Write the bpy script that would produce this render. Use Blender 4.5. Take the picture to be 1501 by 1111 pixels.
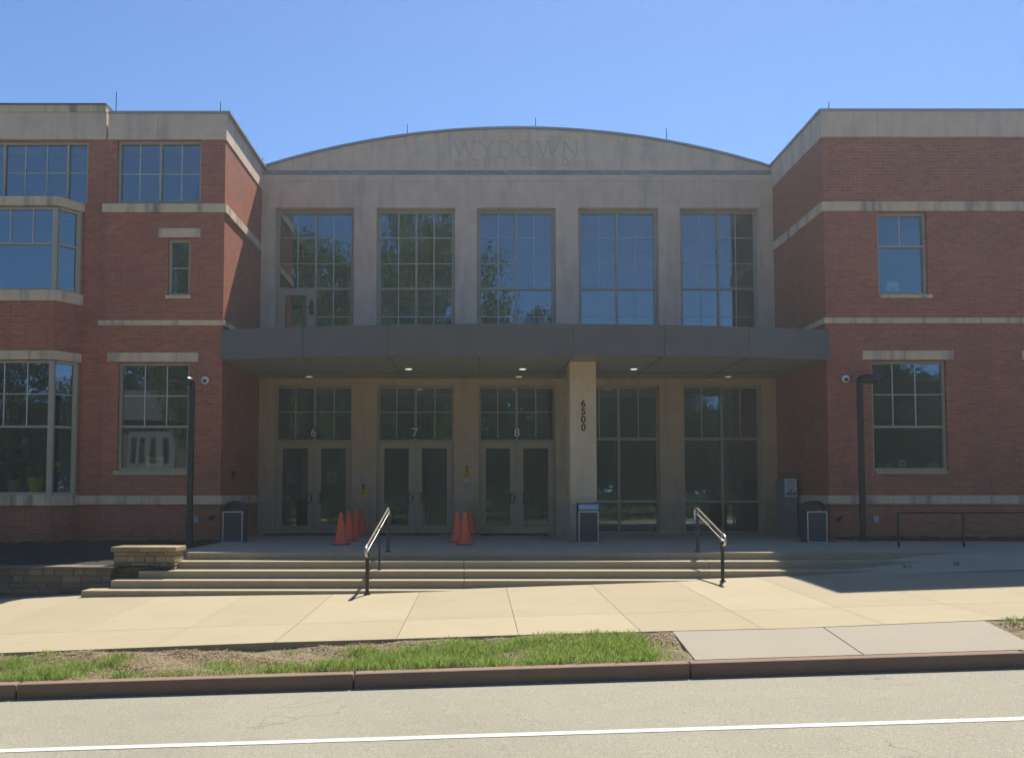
import bpy, bmesh, math, random
import numpy as np
from mathutils import Vector, Matrix

for o in list(bpy.data.objects):
    bpy.data.objects.remove(o, do_unlink=True)
R = math.radians
random.seed(7)
rng = np.random.default_rng(7)
SC = bpy.context.scene
COL = SC.collection

# ------------------------------------------------------------------ camera
F, CX, CY, PITCH, CAMZ = 1300.0, 700.0, 652.0, R(3.0), 1.016
cd = bpy.data.cameras.new('camera')
cam = bpy.data.objects.new('camera', cd)
COL.objects.link(cam)
cam.location = (0, 0, CAMZ)
cam.rotation_euler = (R(90) + PITCH, 0, 0)
cd.sensor_width = 36.0
cd.lens = F / 1501.0 * 36.0
cd.shift_x = (750.5 - CX) / 1501.0
cd.shift_y = (CY - 555.5) / 1501.0
cd.clip_start = 0.1
cd.clip_end = 3000
SC.camera = cam

# ------------------------------------------------------------------ sky, sun, exposure
SUN_EL, SUN_AZ = R(55.0), R(20.5)
w = bpy.data.worlds.new('World')
SC.world = w
w.use_nodes = True
nt = w.node_tree
sky = nt.nodes.new('ShaderNodeTexSky')
sky.sky_type = 'NISHITA'
sky.sun_disc = False
sky.sun_elevation = SUN_EL
sky.sun_rotation = SUN_AZ
sky.altitude = 1000
sky.air_density = 0.66
sky.dust_density = 0.2
sky.ozone_density = 7.0
bg = nt.nodes['Background']
wb = nt.nodes.new('ShaderNodeMix')                 # one constant white balance for the whole sky
wb.data_type = 'RGBA'
wb.blend_type = 'MULTIPLY'
wb.inputs[0].default_value = 1.0
wb.inputs[7].default_value = (0.82, 0.965, 1.0, 1.0)
nt.links.new(sky.outputs[0], wb.inputs[6])
nt.links.new(wb.outputs[2], bg.inputs[0])
bg.inputs[1].default_value = 0.115
sd = bpy.data.lights.new('sun', 'SUN')
sun = bpy.data.objects.new('sun', sd)
COL.objects.link(sun)
sd.energy = 4.9
sd.angle = R(0.53)
sd.color = (1.0, 0.92, 0.79)
tosun = Vector((math.sin(SUN_AZ) * math.cos(SUN_EL), math.cos(SUN_AZ) * math.cos(SUN_EL), math.sin(SUN_EL)))
sun.rotation_euler = tosun.to_track_quat('Z', 'Y').to_euler()
sun.location = tosun * 60
vs = SC.view_settings
vs.view_transform = 'Standard'
vs.look = 'None'
vs.exposure = 0.8
vs.gamma = 1.0
vs.use_curve_mapping = False


# ------------------------------------------------------------------ measuring: a photo pixel onto the plane at distance Y
def U(px, py, Y):
    r, u = (px - CX) / F, -(py - CY) / F
    d = Vector((r, math.cos(PITCH) - u * math.sin(PITCH), math.sin(PITCH) + u * math.cos(PITCH)))
    t = Y / d.y
    return r * t, CAMZ + d.z * t


def UX(px, py, Y): return U(px, py, Y)[0]
def UZ(py, Y): return U(700, py, Y)[1]


# ------------------------------------------------------------------ materials
def newmat(name):
    m = bpy.data.materials.new(name)
    m.use_nodes = True
    return m, m.node_tree, m.node_tree.nodes['Principled BSDF']


def N(nt, t, **kw):
    n = nt.nodes.new(t)
    for k, v in kw.items():
        setattr(n, k, v)
    return n


def mixc(nt, fac, a, b, mode='MIX'):
    n = nt.nodes.new('ShaderNodeMix')
    n.data_type = 'RGBA'
    n.blend_type = mode
    for s, v in ((n.inputs[0], fac), (n.inputs[6], a), (n.inputs[7], b)):
        if isinstance(v, (int, float)):
            s.default_value = v
        elif isinstance(v, (tuple, list)):
            s.default_value = (*v, 1.0)[:4]
        else:
            nt.links.new(v, s)
    return n.outputs[2]


def ramp(nt, src, lo, hi):
    n = nt.nodes.new('ShaderNodeMapRange')
    n.inputs[1].default_value = lo
    n.inputs[2].default_value = hi
    nt.links.new(src, n.inputs[0])
    return n.outputs[0]


def noise(nt, vec, scale, detail=4.0, rough=0.55, stretch=None):
    n = nt.nodes.new('ShaderNodeTexNoise')
    n.inputs['Scale'].default_value = scale
    n.inputs['Detail'].default_value = detail
    n.inputs['Roughness'].default_value = rough
    if stretch:
        mp = nt.nodes.new('ShaderNodeMapping')
        mp.inputs['Scale'].default_value = stretch
        nt.links.new(vec, mp.inputs[0])
        vec = mp.outputs[0]
    nt.links.new(vec, n.inputs[0])
    return n.outputs[0]


def pos(nt):
    return nt.nodes.new('ShaderNodeNewGeometry').outputs['Position']


def simple(name, col, rough=0.6, metal=0.0, var=0.0, scale=6.0, spec=0.5, bump=0.0):
    m, t, b = newmat(name)
    b.inputs['Base Color'].default_value = (*col, 1)
    b.inputs['Roughness'].default_value = rough
    b.inputs['Metallic'].default_value = metal
    b.inputs['Specular IOR Level'].default_value = spec
    if var:
        f = ramp(t, noise(t, pos(t), scale), 0.3, 0.7)
        a = tuple(c * (1 - var) for c in col)
        c2 = tuple(min(1, c * (1 + var)) for c in col)
        t.links.new(mixc(t, f, a, c2), b.inputs['Base Color'])
    if bump:
        bn = N(t, 'ShaderNodeBump')
        bn.inputs['Strength'].default_value = bump
        bn.inputs['Distance'].default_value = 0.01
        t.links.new(noise(t, pos(t), scale * 8, 3), bn.inputs['Height'])
        t.links.new(bn.outputs[0], b.inputs['Normal'])
    return m


def brick_mat(name, c1, c2, mortar):
    m, t, b = newmat(name)
    p = pos(t)
    sx = N(t, 'ShaderNodeSeparateXYZ')
    t.links.new(p, sx.inputs[0])
    ad = N(t, 'ShaderNodeMath', operation='ADD')
    t.links.new(sx.outputs[0], ad.inputs[0])
    t.links.new(sx.outputs[1], ad.inputs[1])
    cb = N(t, 'ShaderNodeCombineXYZ')
    t.links.new(ad.outputs[0], cb.inputs[0])
    t.links.new(sx.outputs[2], cb.inputs[1])
    bt = N(t, 'ShaderNodeTexBrick')
    bt.inputs['Scale'].default_value = 1.0
    bt.inputs['Brick Width'].default_value = 0.213
    bt.inputs['Row Height'].default_value = 0.0677
    bt.inputs['Mortar Size'].default_value = 0.0065
    bt.inputs['Mortar Smooth'].default_value = 0.3
    bt.inputs['Bias'].default_value = -0.1
    bt.inputs['Color1'].default_value = (*c1, 1)
    bt.inputs['Color2'].default_value = (*c2, 1)
    bt.inputs['Mortar'].default_value = (*mortar, 1)
    t.links.new(cb.outputs[0], bt.inputs['Vector'])
    big = ramp(t, noise(t, p, 0.9, 5, 0.6), 0.25, 0.75)
    fine = ramp(t, noise(t, p, 7.0, 3, 0.7, (1, 1, 2.2)), 0.3, 0.75)
    c = mixc(t, big, bt.outputs['Color'], mixc(t, 1.0, bt.outputs['Color'], (0.80, 0.78, 0.80), 'MULTIPLY'))
    c = mixc(t, fine, mixc(t, 1.0, c, (0.78, 0.76, 0.76), 'MULTIPLY'), mixc(t, 1.0, c, (1.14, 1.12, 1.1), 'MULTIPLY'))
    t.links.new(c, b.inputs['Base Color'])
    b.inputs['Roughness'].default_value = 0.62
    bn = N(t, 'ShaderNodeBump')
    bn.inputs['Strength'].default_value = 0.3
    bn.inputs['Distance'].default_value = 0.006
    inv = N(t, 'ShaderNodeMath', operation='SUBTRACT')
    inv.inputs[0].default_value = 1.0
    t.links.new(bt.outputs['Fac'], inv.inputs[1])
    t.links.new(inv.outputs[0], bn.inputs['Height'])
    t.links.new(bn.outputs[0], b.inputs['Normal'])
    return m


def stone_mat(name, col, stain, amount=0.5, streak=True, island=False):
    m, t, b = newmat(name)
    p = pos(t)
    mott = ramp(t, noise(t, p, 2.2, 8, 0.7), 0.3, 0.72)
    c = mixc(t, mott, tuple(x * 0.86 for x in col), tuple(x * 1.08 for x in col))
    gr = ramp(t, noise(t, p, 45, 2, 0.6), 0.3, 0.7)
    c = mixc(t, gr, mixc(t, 1.0, c, (0.93, 0.93, 0.93), 'MULTIPLY'), c)
    if island:
        g = N(t, 'ShaderNodeNewGeometry')
        c2 = mixc(t, 1.0, c, (0.62, 0.6, 0.58), 'MULTIPLY')
        c = mixc(t, g.outputs['Random Per Island'], c2, mixc(t, 1.0, c, (1.15, 1.1, 1.0), 'MULTIPLY'))
    if streak:
        s = ramp(t, noise(t, p, 1.0, 6, 0.65, (3.5, 3.5, 0.45)), 0.50, 0.74)
        k = N(t, 'ShaderNodeMath', operation='MULTIPLY')
        k.inputs[1].default_value = amount
        t.links.new(s, k.inputs[0])
        c = mixc(t, k.outputs[0], c, stain)
    t.links.new(c, b.inputs['Base Color'])
    b.inputs['Roughness'].default_value = 0.85
    bn = N(t, 'ShaderNodeBump')
    bn.inputs['Strength'].default_value = 0.25
    bn.inputs['Distance'].default_value = 0.004
    t.links.new(noise(t, p, 60, 3), bn.inputs['Height'])
    t.links.new(bn.outputs[0], b.inputs['Normal'])
    return m


def paving_mat(name, a, bcol, speck, fine=120.0, island=0.0, stain=0.25, rough=0.9, crack=False):
    m, t, b = newmat(name)
    p = pos(t)
    big = ramp(t, noise(t, p, 0.8, 6, 0.65), 0.3, 0.7)
    c = mixc(t, big, a, bcol)
    st = ramp(t, noise(t, p, 2.6, 7, 0.7), 0.52, 0.8)
    k = N(t, 'ShaderNodeMath', operation='MULTIPLY')
    k.inputs[1].default_value = stain
    t.links.new(st, k.inputs[0])
    c = mixc(t, k.outputs[0], c, tuple(x * 0.62 for x in a))
    f1 = ramp(t, noise(t, p, fine, 2, 0.8), 0.36, 0.66)
    c = mixc(t, f1, mixc(t, 1.0, c, (1 - speck,) * 3, 'MULTIPLY'), mixc(t, 1.0, c, (1 + speck * 0.8,) * 3, 'MULTIPLY'))
    if island:
        g = N(t, 'ShaderNodeNewGeometry')
        c = mixc(t, g.outputs['Random Per Island'], mixc(t, 1.0, c, (1 - island, 1 - island, 1 - island * 1.1), 'MULTIPLY'), c)
    if crack:
        v = N(t, 'ShaderNodeTexVoronoi', feature='DISTANCE_TO_EDGE')
        v.inputs['Scale'].default_value = 0.35
        wob = N(t, 'ShaderNodeVectorMath', operation='ADD')
        nn = N(t, 'ShaderNodeTexNoise')
        nn.inputs['Scale'].default_value = 1.6
        nn.inputs['Detail'].default_value = 6
        t.links.new(p, nn.inputs[0])
        t.links.new(p, wob.inputs[0])
        t.links.new(nn.outputs[1], wob.inputs[1])
        t.links.new(wob.outputs[0], v.inputs['Vector'])
        ck = ramp(t, v.outputs['Distance'], 0.0035, 0.0)
        gate = ramp(t, noise(t, p, 0.5, 3), 0.60, 0.68)
        mu = N(t, 'ShaderNodeMath', operation='MULTIPLY')
        t.links.new(ck, mu.inputs[0])
        t.links.new(gate, mu.inputs[1])
        c = mixc(t, mu.outputs[0], c, tuple(x * 0.45 for x in a))
    t.links.new(c, b.inputs['Base Color'])
    b.inputs['Roughness'].default_value = rough
    b.inputs['Specular IOR Level'].default_value = 0.25
    bn = N(t, 'ShaderNodeBump')
    bn.inputs['Strength'].default_value = 0.35
    bn.inputs['Distance'].default_value = 0.004
    t.links.new(noise(t, p, fine, 2), bn.inputs['Height'])
    t.links.new(bn.outputs[0], b.inputs['Normal'])
    return m


def glass_mat(name, base, tint):
    m = bpy.data.materials.new(name)
    m.use_nodes = True
    t = m.node_tree
    t.nodes.remove(t.nodes['Principled BSDF'])
    out = t.nodes['Material Output']
    tr = N(t, 'ShaderNodeBsdfTransparent')
    tr.inputs[0].default_value = (*tint, 1)
    gl = N(t, 'ShaderNodeBsdfGlossy')
    gl.inputs['Roughness'].default_value = 0.0
    gl.inputs[0].default_value = (0.74, 0.93, 1.0, 1)
    # very slight waviness of the pane
    bn = N(t, 'ShaderNodeBump')
    bn.inputs['Strength'].default_value = 0.012
    bn.inputs['Distance'].default_value = 0.05
    t.links.new(noise(t, pos(t), 1.3, 1), bn.inputs['Height'])
    t.links.new(bn.outputs[0], gl.inputs['Normal'])
    fr = N(t, 'ShaderNodeFresnel')
    fr.inputs[0].default_value = 1.5
    ad = N(t, 'ShaderNodeMath', operation='ADD', use_clamp=True)
    ad.inputs[1].default_value = base
    t.links.new(fr.outputs[0], ad.inputs[0])
    mx = N(t, 'ShaderNodeMixShader')
    t.links.new(ad.outputs[0], mx.inputs[0])
    t.links.new(tr.outputs[0], mx.inputs[1])
    t.links.new(gl.outputs[0], mx.inputs[2])
    t.links.new(mx.outputs[0], out.inputs[0])
    return m


def leaf_mat(name, a, b2):
    m, t, b = newmat(name)
    g = N(t, 'ShaderNodeNewGeometry')
    c = mixc(t, g.outputs['Random Per Island'], a, b2)
    t.links.new(c, b.inputs['Base Color'])
    b.inputs['Roughness'].default_value = 0.6
    b.inputs['Specular IOR Level'].default_value = 0.25
    b.inputs['Subsurface Weight'].default_value = 0.0
    tl = N(t, 'ShaderNodeBsdfTranslucent')
    t.links.new(c, tl.inputs[0])
    mx = N(t, 'ShaderNodeMixShader')
    mx.inputs[0].default_value = 0.5
    t.links.new(b.outputs[0], mx.inputs[1])
    t.links.new(tl.outputs[0], mx.inputs[2])
    t.links.new(mx.outputs[0], t.nodes['Material Output'].inputs[0])
    return m


def emit_mat(name, col, s):
    m, t, b = newmat(name)
    b.inputs['Base Color'].default_value = (*col, 1)
    b.inputs['Emission Color'].default_value = (*col, 1)
    b.inputs['Emission Strength'].default_value = s
    return m


M = {}
M['brick'] = brick_mat('red_brick', (0.37, 0.100, 0.042), (0.48, 0.142, 0.058), (0.41, 0.215, 0.13))
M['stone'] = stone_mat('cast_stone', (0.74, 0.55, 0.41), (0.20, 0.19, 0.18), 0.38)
M['stone_low'] = stone_mat('lower_stone', (0.60, 0.45, 0.275), (0.2, 0.18, 0.14), 0.35)  # darker, warmer copy of the upper stone: light under the canopy in its colour
M['column'] = stone_mat('column_stone', (0.72, 0.545, 0.33), (0.3, 0.25, 0.17), 0.25)
M['trim'] = stone_mat('limestone_trim', (0.72, 0.55, 0.36), (0.115, 0.115, 0.105), 0.9)
M['coping'] = stone_mat('coping_stone', (0.74, 0.555, 0.415), (0.26, 0.25, 0.24), 0.5)
M['ledge'] = stone_mat('stained_ledge', (0.34, 0.28, 0.21), (0.58, 0.47, 0.35), 0.85)
M['letter'] = simple('shade_dirt_letter', (0.52, 0.42, 0.315), 0.9)  # darker than the stone: shade and dirt of engraved recesses put into colour
M['base'] = stone_mat('stone_base', (0.50, 0.395, 0.265), (0.16, 0.15, 0.14), 0.4)
M['cap'] = simple('metal_coping_cap', (0.33, 0.34, 0.34), 0.45, 0.3, 0.06)
M['frame'] = simple('taupe_window_frame', (0.40, 0.35, 0.26), 0.45, 0.1, 0.05)
M['doorframe'] = simple('taupe_door_frame', (0.46, 0.385, 0.255), 0.45, 0.1, 0.05)
M['muntin'] = simple('pale_grid_bar', (0.55, 0.52, 0.46), 0.5)
M['glass'] = glass_mat('window_glass', 0.095, (0.82, 0.88, 0.86))
M['doorglass'] = glass_mat('door_glass', 0.09, (0.74, 0.78, 0.76))
M['fascia'] = simple('charcoal_fascia_panel', (0.108, 0.100, 0.090), 0.5, 0.0, 0.10, 2.5)
M['soffit'] = simple('taupe_soffit_panel', (0.36, 0.31, 0.225), 0.55, 0.1, 0.06, 1.5)
M['inside'] = simple('interior_paint', (0.30, 0.30, 0.28), 0.9, 0, 0.1, 0.7)
M['insidefloor'] = simple('interior_floor', (0.16, 0.155, 0.145), 0.5, 0, 0.1, 1.5)
M['roof'] = simple('roof_membrane', (0.4, 0.4, 0.39), 0.9, 0, 0.1)
M['black'] = simple('black_paint', (0.005, 0.006, 0.007), 0.38, 0.0, 0.1)
M['darkmetal'] = simple('dark_bronze_metal', (0.045, 0.040, 0.036), 0.30, 0.6, 0.1)
M['railtop'] = simple('glint_pale_rail', (0.80, 0.75, 0.68), 0.24, 0.95, 0.1)  # rails paler than their posts: sun glint put into the colour
M['alu'] = simple('brushed_aluminium', (0.62, 0.63, 0.63), 0.35, 0.6)
M['hood'] = simple('polished_hood', (0.50, 0.52, 0.54), 0.16, 1.0)
M['panel'] = simple('dark_bin_panel', (0.045, 0.048, 0.05), 0.5, 0.0, 0.15, 20)
M['orange'] = simple('cone_orange', (1.0, 0.105, 0.022), 0.45, 0, 0.06, 9)
M['orangedirt'] = simple('scuffed_cone_base', (0.52, 0.05, 0.03), 0.6, 0, 0.25, 14)
M['white'] = simple('white_plastic', (0.78, 0.78, 0.76), 0.4)
M['dome'] = simple('smoked_dome', (0.02, 0.022, 0.03), 0.08)
M['yellow'] = simple('yellow_sign', (0.66, 0.44, 0.05), 0.5, 0, 0.08)
M['mark'] = simple('dark_print', (0.10, 0.075, 0.03), 0.7)
M['ink'] = simple('grey_print', (0.13, 0.14, 0.17), 0.7)
M['paper'] = simple('white_paper', (0.60, 0.61, 0.60), 0.7)
M['greypaper'] = simple('grey_notice', (0.42, 0.42, 0.41), 0.6)
M['greenpaper'] = simple('greenish_paper', (0.52, 0.56, 0.44), 0.8)
M['cream'] = simple('cream_paper', (0.62, 0.57, 0.40), 0.8)
M['disc'] = simple('navy_disc', (0.03, 0.05, 0.065), 0.4)
M['digit'] = simple('pale_digit', (0.66, 0.65, 0.58), 0.5)
M['kiosk'] = simple('grey_kiosk_metal', (0.20, 0.21, 0.21), 0.5, 0.2, 0.08)
M['road'] = paving_mat('worn_asphalt', (0.258, 0.246, 0.192), (0.288, 0.272, 0.214), 0.28, 70.0, 0, 0.24, crack=True)
M['line'] = simple('road_paint', (0.53, 0.52, 0.475), 0.8, 0, 0.16, 14)
M['walk'] = paving_mat('tan_concrete', (0.350, 0.300, 0.200), (0.382, 0.328, 0.223), 0.08, 160.0, 0.10, 0.22)
M['apron'] = paving_mat('grey_concrete', (0.305, 0.278, 0.222), (0.330, 0.300, 0.240), 0.08, 160.0, 0.06, 0.12)
M['joint'] = simple('joint_dirt', (0.19, 0.16, 0.11), 0.95, 0, 0.2)
M['kerb'] = paving_mat('red_kerb_concrete', (0.225, 0.152, 0.112), (0.26, 0.178, 0.132), 0.15, 130.0, 0.1, 0.4)
M['step'] = paving_mat('step_concrete', (0.345, 0.285, 0.185), (0.385, 0.325, 0.215), 0.12, 130.0, 0, 0.45)
M['plaza'] = paving_mat('exposed_aggregate', (0.41, 0.345, 0.25), (0.45, 0.385, 0.285), 0.3, 80.0, 0.08, 0.3)
M['mulch'] = paving_mat('dark_mulch', (0.028, 0.024, 0.019), (0.045, 0.036, 0.026), 0.6, 30.0, 0, 0.3)
M['soil'] = paving_mat('dry_soil', (0.165, 0.125, 0.078), (0.235, 0.188, 0.122), 0.55, 38.0, 0, 0.6)
M['field'] = paving_mat('lawn_ground', (0.040, 0.060, 0.020), (0.055, 0.075, 0.024), 0.4, 20.0, 0, 0.4)
M['blockstone'] = stone_mat('wall_stone', (0.31, 0.245, 0.15), (0.18, 0.16, 0.12), 0.5, True, True)
M['greystone'] = stone_mat('grey_wall_stone', (0.17, 0.15, 0.112), (0.12, 0.11, 0.09), 0.6, True, True)
M['mortar'] = simple('wall_mortar', (0.14, 0.12, 0.085), 0.95, 0, 0.2)
M['grass'] = leaf_mat('grass_blade', (0.19, 0.31, 0.055), (0.38, 0.49, 0.13))
M['straw'] = leaf_mat('dry_straw', (0.34, 0.26, 0.15), (0.58, 0.49, 0.32))
M['leafA'] = leaf_mat('leaf_fresh', (0.085, 0.135, 0.040), (0.165, 0.215, 0.065))
M['leafB'] = leaf_mat('leaf_dark', (0.030, 0.062, 0.018), (0.058, 0.098, 0.026))
M['bark'] = simple('bark', (0.10, 0.08, 0.062), 0.95, 0, 0.3, 3, 0.2)
M['rubber'] = simple('black_mat', (0.02, 0.021, 0.022), 0.9, 0, 0.2, 20)
M['lamp'] = emit_mat('lamp_lens', (1.0, 0.93, 0.80), 0.7)
M['lampdim'] = emit_mat('lamp_lens_dim', (1.0, 0.88, 0.70), 0.22)
M['housewall'] = simple('white_clapboard', (0.14, 0.135, 0.12), 0.8, 0, 0.06, 1)
M['houseroof'] = simple('grey_shingle', (0.05, 0.048, 0.046), 0.9, 0, 0.2, 4)
M['darkglass'] = simple('dark_house_glass', (0.015, 0.018, 0.02), 0.05)
M['potyellow'] = simple('yellow_bucket', (0.80, 0.66, 0.03), 0.5)
M['potpeach'] = simple('peach_pot', (0.62, 0.36, 0.22), 0.6)
M['plant'] = leaf_mat('houseplant_leaf', (0.05, 0.10, 0.03), (0.10, 0.16, 0.06))


# ------------------------------------------------------------------ object helpers
WL = {}


def tag(o, label=None, cat=None, group=None, kind=None):
    if label: o['label'] = label
    if cat: o['category'] = cat
    if group: o['group'] = group
    if kind: o['kind'] = kind
    return o


def empty(name, loc, label=None, cat=None, group=None, parent=None):
    o = bpy.data.objects.new(name, None)
    o.empty_display_size = 0.2
    COL.objects.link(o)
    o.location = loc
    WL[o.name] = Vector(loc)
    return tag(o, label, cat, group)


class MB:
    def __init__(s):
        s.v, s.f, s.m = [], [], []
        s.cur = 0

    def poly(s, pts):
        i = len(s.v)
        s.v += [tuple(p) for p in pts]
        s.f.append(tuple(range(i, i + len(pts))))
        s.m.append(s.cur)

    def hexa(s, p):                       # 8 corners: bottom ring then top ring
        i = len(s.v)
        s.v += [tuple(q) for q in p]
        for q in ((0, 3, 2, 1), (4, 5, 6, 7), (0, 1, 5, 4), (1, 2, 6, 5), (2, 3, 7, 6), (3, 0, 4, 7)):
            s.f.append(tuple(i + k for k in q))
            s.m.append(s.cur)

    def box(s, x0, x1, y0, y1, z0, z1):
        s.hexa([(x0, y0, z0), (x1, y0, z0), (x1, y1, z0), (x0, y1, z0), (x0, y0, z1), (x1, y0, z1), (x1, y1, z1), (x0, y1, z1)])

    def bar(s, p, q, wd, h):              # box bar between two points (horizontal plan direction)
        p, q = Vector(p), Vector(q)
        d = q - p
        side = Vector((d.y, -d.x, 0))
        side = side.normalized() * wd / 2 if side.length > 1e-6 else Vector((wd / 2, 0, 0))
        up = d.cross(side).normalized() * h / 2
        s.hexa([p - side - up, p + side - up, q + side - up, q - side - up, p - side + up, p + side + up, q + side + up, q - side + up])

    def prism(s, poly, z0, z1):           # plan polygon
        n = len(poly)
        i = len(s.v)
        s.v += [(x, y, z0) for x, y in poly] + [(x, y, z1) for x, y in poly]
        s.f.append(tuple(i + n - 1 - k for k in range(n)))
        s.f.append(tuple(i + n + k for k in range(n)))
        for k in range(n):
            j = (k + 1) % n
            s.f.append((i + k, i + j, i + n + j, i + n + k))
        s.m += [s.cur] * (n + 2)

    def prismxz(s, poly, y0, y1):
        n = len(poly)
        i = len(s.v)
        s.v += [(x, y0, z) for x, z in poly] + [(x, y1, z) for x, z in poly]
        s.f.append(tuple(i + k for k in range(n)))
        s.f.append(tuple(i + n + n - 1 - k for k in range(n)))
        for k in range(n):
            j = (k + 1) % n
            s.f.append((i + j, i + k, i + n + k, i + n + j))
        s.m += [s.cur] * (n + 2)

    def tube(s, path, rad, n=10, caps=True):
        path = [Vector(p) for p in path]
        rs = rad if isinstance(rad, (list, tuple)) else [rad] * len(path)
        rings = []
        ref = None
        for k, p in enumerate(path):
            d = (path[min(k + 1, len(path) - 1)] - path[max(k - 1, 0)]).normalized()
            if ref is None:
                ref = Vector((1, 0, 0)) if abs(d.x) < 0.9 else Vector((0, 1, 0))
            a = (ref - d * ref.dot(d)).normalized()
            ref = a
            b = d.cross(a)
            i = len(s.v)
            s.v += [tuple(p + (a * math.cos(2 * math.pi * t / n) + b * math.sin(2 * math.pi * t / n)) * rs[k]) for t in range(n)]
            rings.append(i)
        for k in range(len(rings) - 1):
            for t in range(n):
                u = (t + 1) % n
                s.f.append((rings[k] + t, rings[k] + u, rings[k + 1] + u, rings[k + 1] + t))
                s.m.append(s.cur)
        if caps:
            s.f.append(tuple(rings[0] + n - 1 - t for t in range(n)))
            s.f.append(tuple(rings[-1] + t for t in range(n)))
            s.m += [s.cur] * 2

    def lathe(s, prof, c=(0, 0, 0), n=20, axis='z', sx=1.0, sy=1.0):
        rings = []
        for r, h in prof:
            i = len(s.v)
            for t in range(n):
                a = 2 * math.pi * t / n
                x, y = r * math.cos(a) * sx, r * math.sin(a) * sy
                if axis == 'z':
                    s.v.append((c[0] + x, c[1] + y, c[2] + h))
                else:                     # along -Y
                    s.v.append((c[0] + x, c[1] - h, c[2] + y))
            rings.append(i)
        for k in range(len(rings) - 1):
            for t in range(n):
                u = (t + 1) % n
                s.f.append((rings[k] + t, rings[k] + u, rings[k + 1] + u, rings[k + 1] + t))
                s.m.append(s.cur)
        s.f.append(tuple(rings[0] + n - 1 - t for t in range(n)))
        s.f.append(tuple(rings[-1] + t for t in range(n)))
        s.m += [s.cur] * 2

    def wall(s, axis, p, th, u0, u1, z0, z1, holes=()):
        us = sorted({u0, u1, *[h[0] for h in holes], *[h[1] for h in holes]})
        zs = sorted({z0, z1, *[h[2] for h in holes], *[h[3] for h in holes]})
        us = [u for u in us if u0 - 1e-6 <= u <= u1 + 1e-6]
        zs = [z for z in zs if z0 - 1e-6 <= z <= z1 + 1e-6]

        def solid(i, j):
            if i < 0 or j < 0 or i >= len(us) - 1 or j >= len(zs) - 1:
                return False
            cu, cz = (us[i] + us[i + 1]) / 2, (zs[j] + zs[j + 1]) / 2
            return not any(h[0] < cu < h[1] and h[2] < cz < h[3] for h in holes)

        def P(u, d, z):
            return (u, p + d, z) if axis == 'x' else (p + d, u, z)
        for i in range(len(us) - 1):
            for j in range(len(zs) - 1):
                if not solid(i, j):
                    continue
                a, b, c, d = us[i], us[i + 1], zs[j], zs[j + 1]
                for dd in (0, th):
                    s.poly([P(a, dd, c), P(b, dd, c), P(b, dd, d), P(a, dd, d)])
                if not solid(i - 1, j): s.poly([P(a, 0, c), P(a, th, c), P(a, th, d), P(a, 0, d)])
                if not solid(i + 1, j): s.poly([P(b, 0, c), P(b, th, c), P(b, th, d), P(b, 0, d)])
                if not solid(i, j - 1): s.poly([P(a, 0, c), P(a, th, c), P(b, th, c), P(b, 0, c)])
                if not solid(i, j + 1): s.poly([P(a, 0, d), P(a, th, d), P(b, th, d), P(b, 0, d)])

    def mesh(s, name, mats, org=(0, 0, 0), weld=True):
        me = bpy.data.meshes.new(name)
        v = [(x - org[0], y - org[1], z - org[2]) for x, y, z in s.v]
        me.from_pydata(v, [], s.f)
        for m in (mats if isinstance(mats, (list, tuple)) else [mats]):
            me.materials.append(m)
        me.polygons.foreach_set('material_index', s.m)
        if weld:
            bm = bmesh.new()
            bm.from_mesh(me)
            bmesh.ops.remove_doubles(bm, verts=bm.verts, dist=1e-5)
            bmesh.ops.recalc_face_normals(bm, faces=bm.faces)
            bm.to_mesh(me)
            bm.free()
        me.update()
        return me

    def build(s, name, mats, parent=None, smooth=False, bevel=0.0, weld=True, label=None):
        a = np.array(s.v)
        lo, hi = a.min(0), a.max(0)
        org = Vector(((lo[0] + hi[0]) / 2, (lo[1] + hi[1]) / 2, lo[2]))
        me = s.mesh(name, mats, org, weld)
        o = bpy.data.objects.new(name, me)
        COL.objects.link(o)
        WL[o.name] = org
        if parent is not None:
            o.parent = parent
            o.location = org - WL[parent.name]
        else:
            o.location = org
        if smooth:
            me.shade_auto_smooth() if hasattr(me, 'shade_auto_smooth') else None
            me.polygons.foreach_set('use_smooth', [True] * len(me.polygons))
            try:
                me.set_sharp_from_angle(angle=R(38))
            except Exception:
                pass
        if bevel:
            b = o.modifiers.new('bevel', 'BEVEL')
            b.width = bevel
            b.segments = 2
            b.limit_method = 'ANGLE'
        if label: o['label'] = label
        return o


def copy_tree(o, parent=None):
    c = o.copy()
    COL.objects.link(c)
    c.parent = parent
    for ch in list(o.children):
        copy_tree(ch, c)
    return c


def text_mesh(mb, txt, size, at, depth, bold=0.0, spacing=1.0):
    """adds extruded lettering facing -Y, centred at at=(x,y,z)"""
    cu = bpy.data.curves.new('t', 'FONT')
    cu.body = txt
    cu.size = size
    cu.align_x = 'CENTER'
    cu.align_y = 'CENTER'
    cu.extrude = depth / 2
    cu.offset = bold
    cu.space_character = spacing
    cu.resolution_u = 4
    ob = bpy.data.objects.new('t', cu)
    COL.objects.link(ob)
    dg = bpy.context.evaluated_depsgraph_get()
    me = bpy.data.meshes.new_from_object(ob.evaluated_get(dg))
    i = len(mb.v)
    xs = [v.co.x for v in me.vertices]
    ys = [v.co.y for v in me.vertices]
    cx, cy = (min(xs) + max(xs)) / 2, (min(ys) + max(ys)) / 2
    mb.v += [(at[0] + v.co.x - cx, at[1] - v.co.z, at[2] + v.co.y - cy) for v in me.vertices]
    for p in me.polygons:
        mb.f.append(tuple(i + k for k in p.vertices))
        mb.m.append(mb.cur)
    bpy.data.objects.remove(ob, do_unlink=True)
    bpy.data.curves.remove(cu)
    bpy.data.meshes.remove(me)


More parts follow.
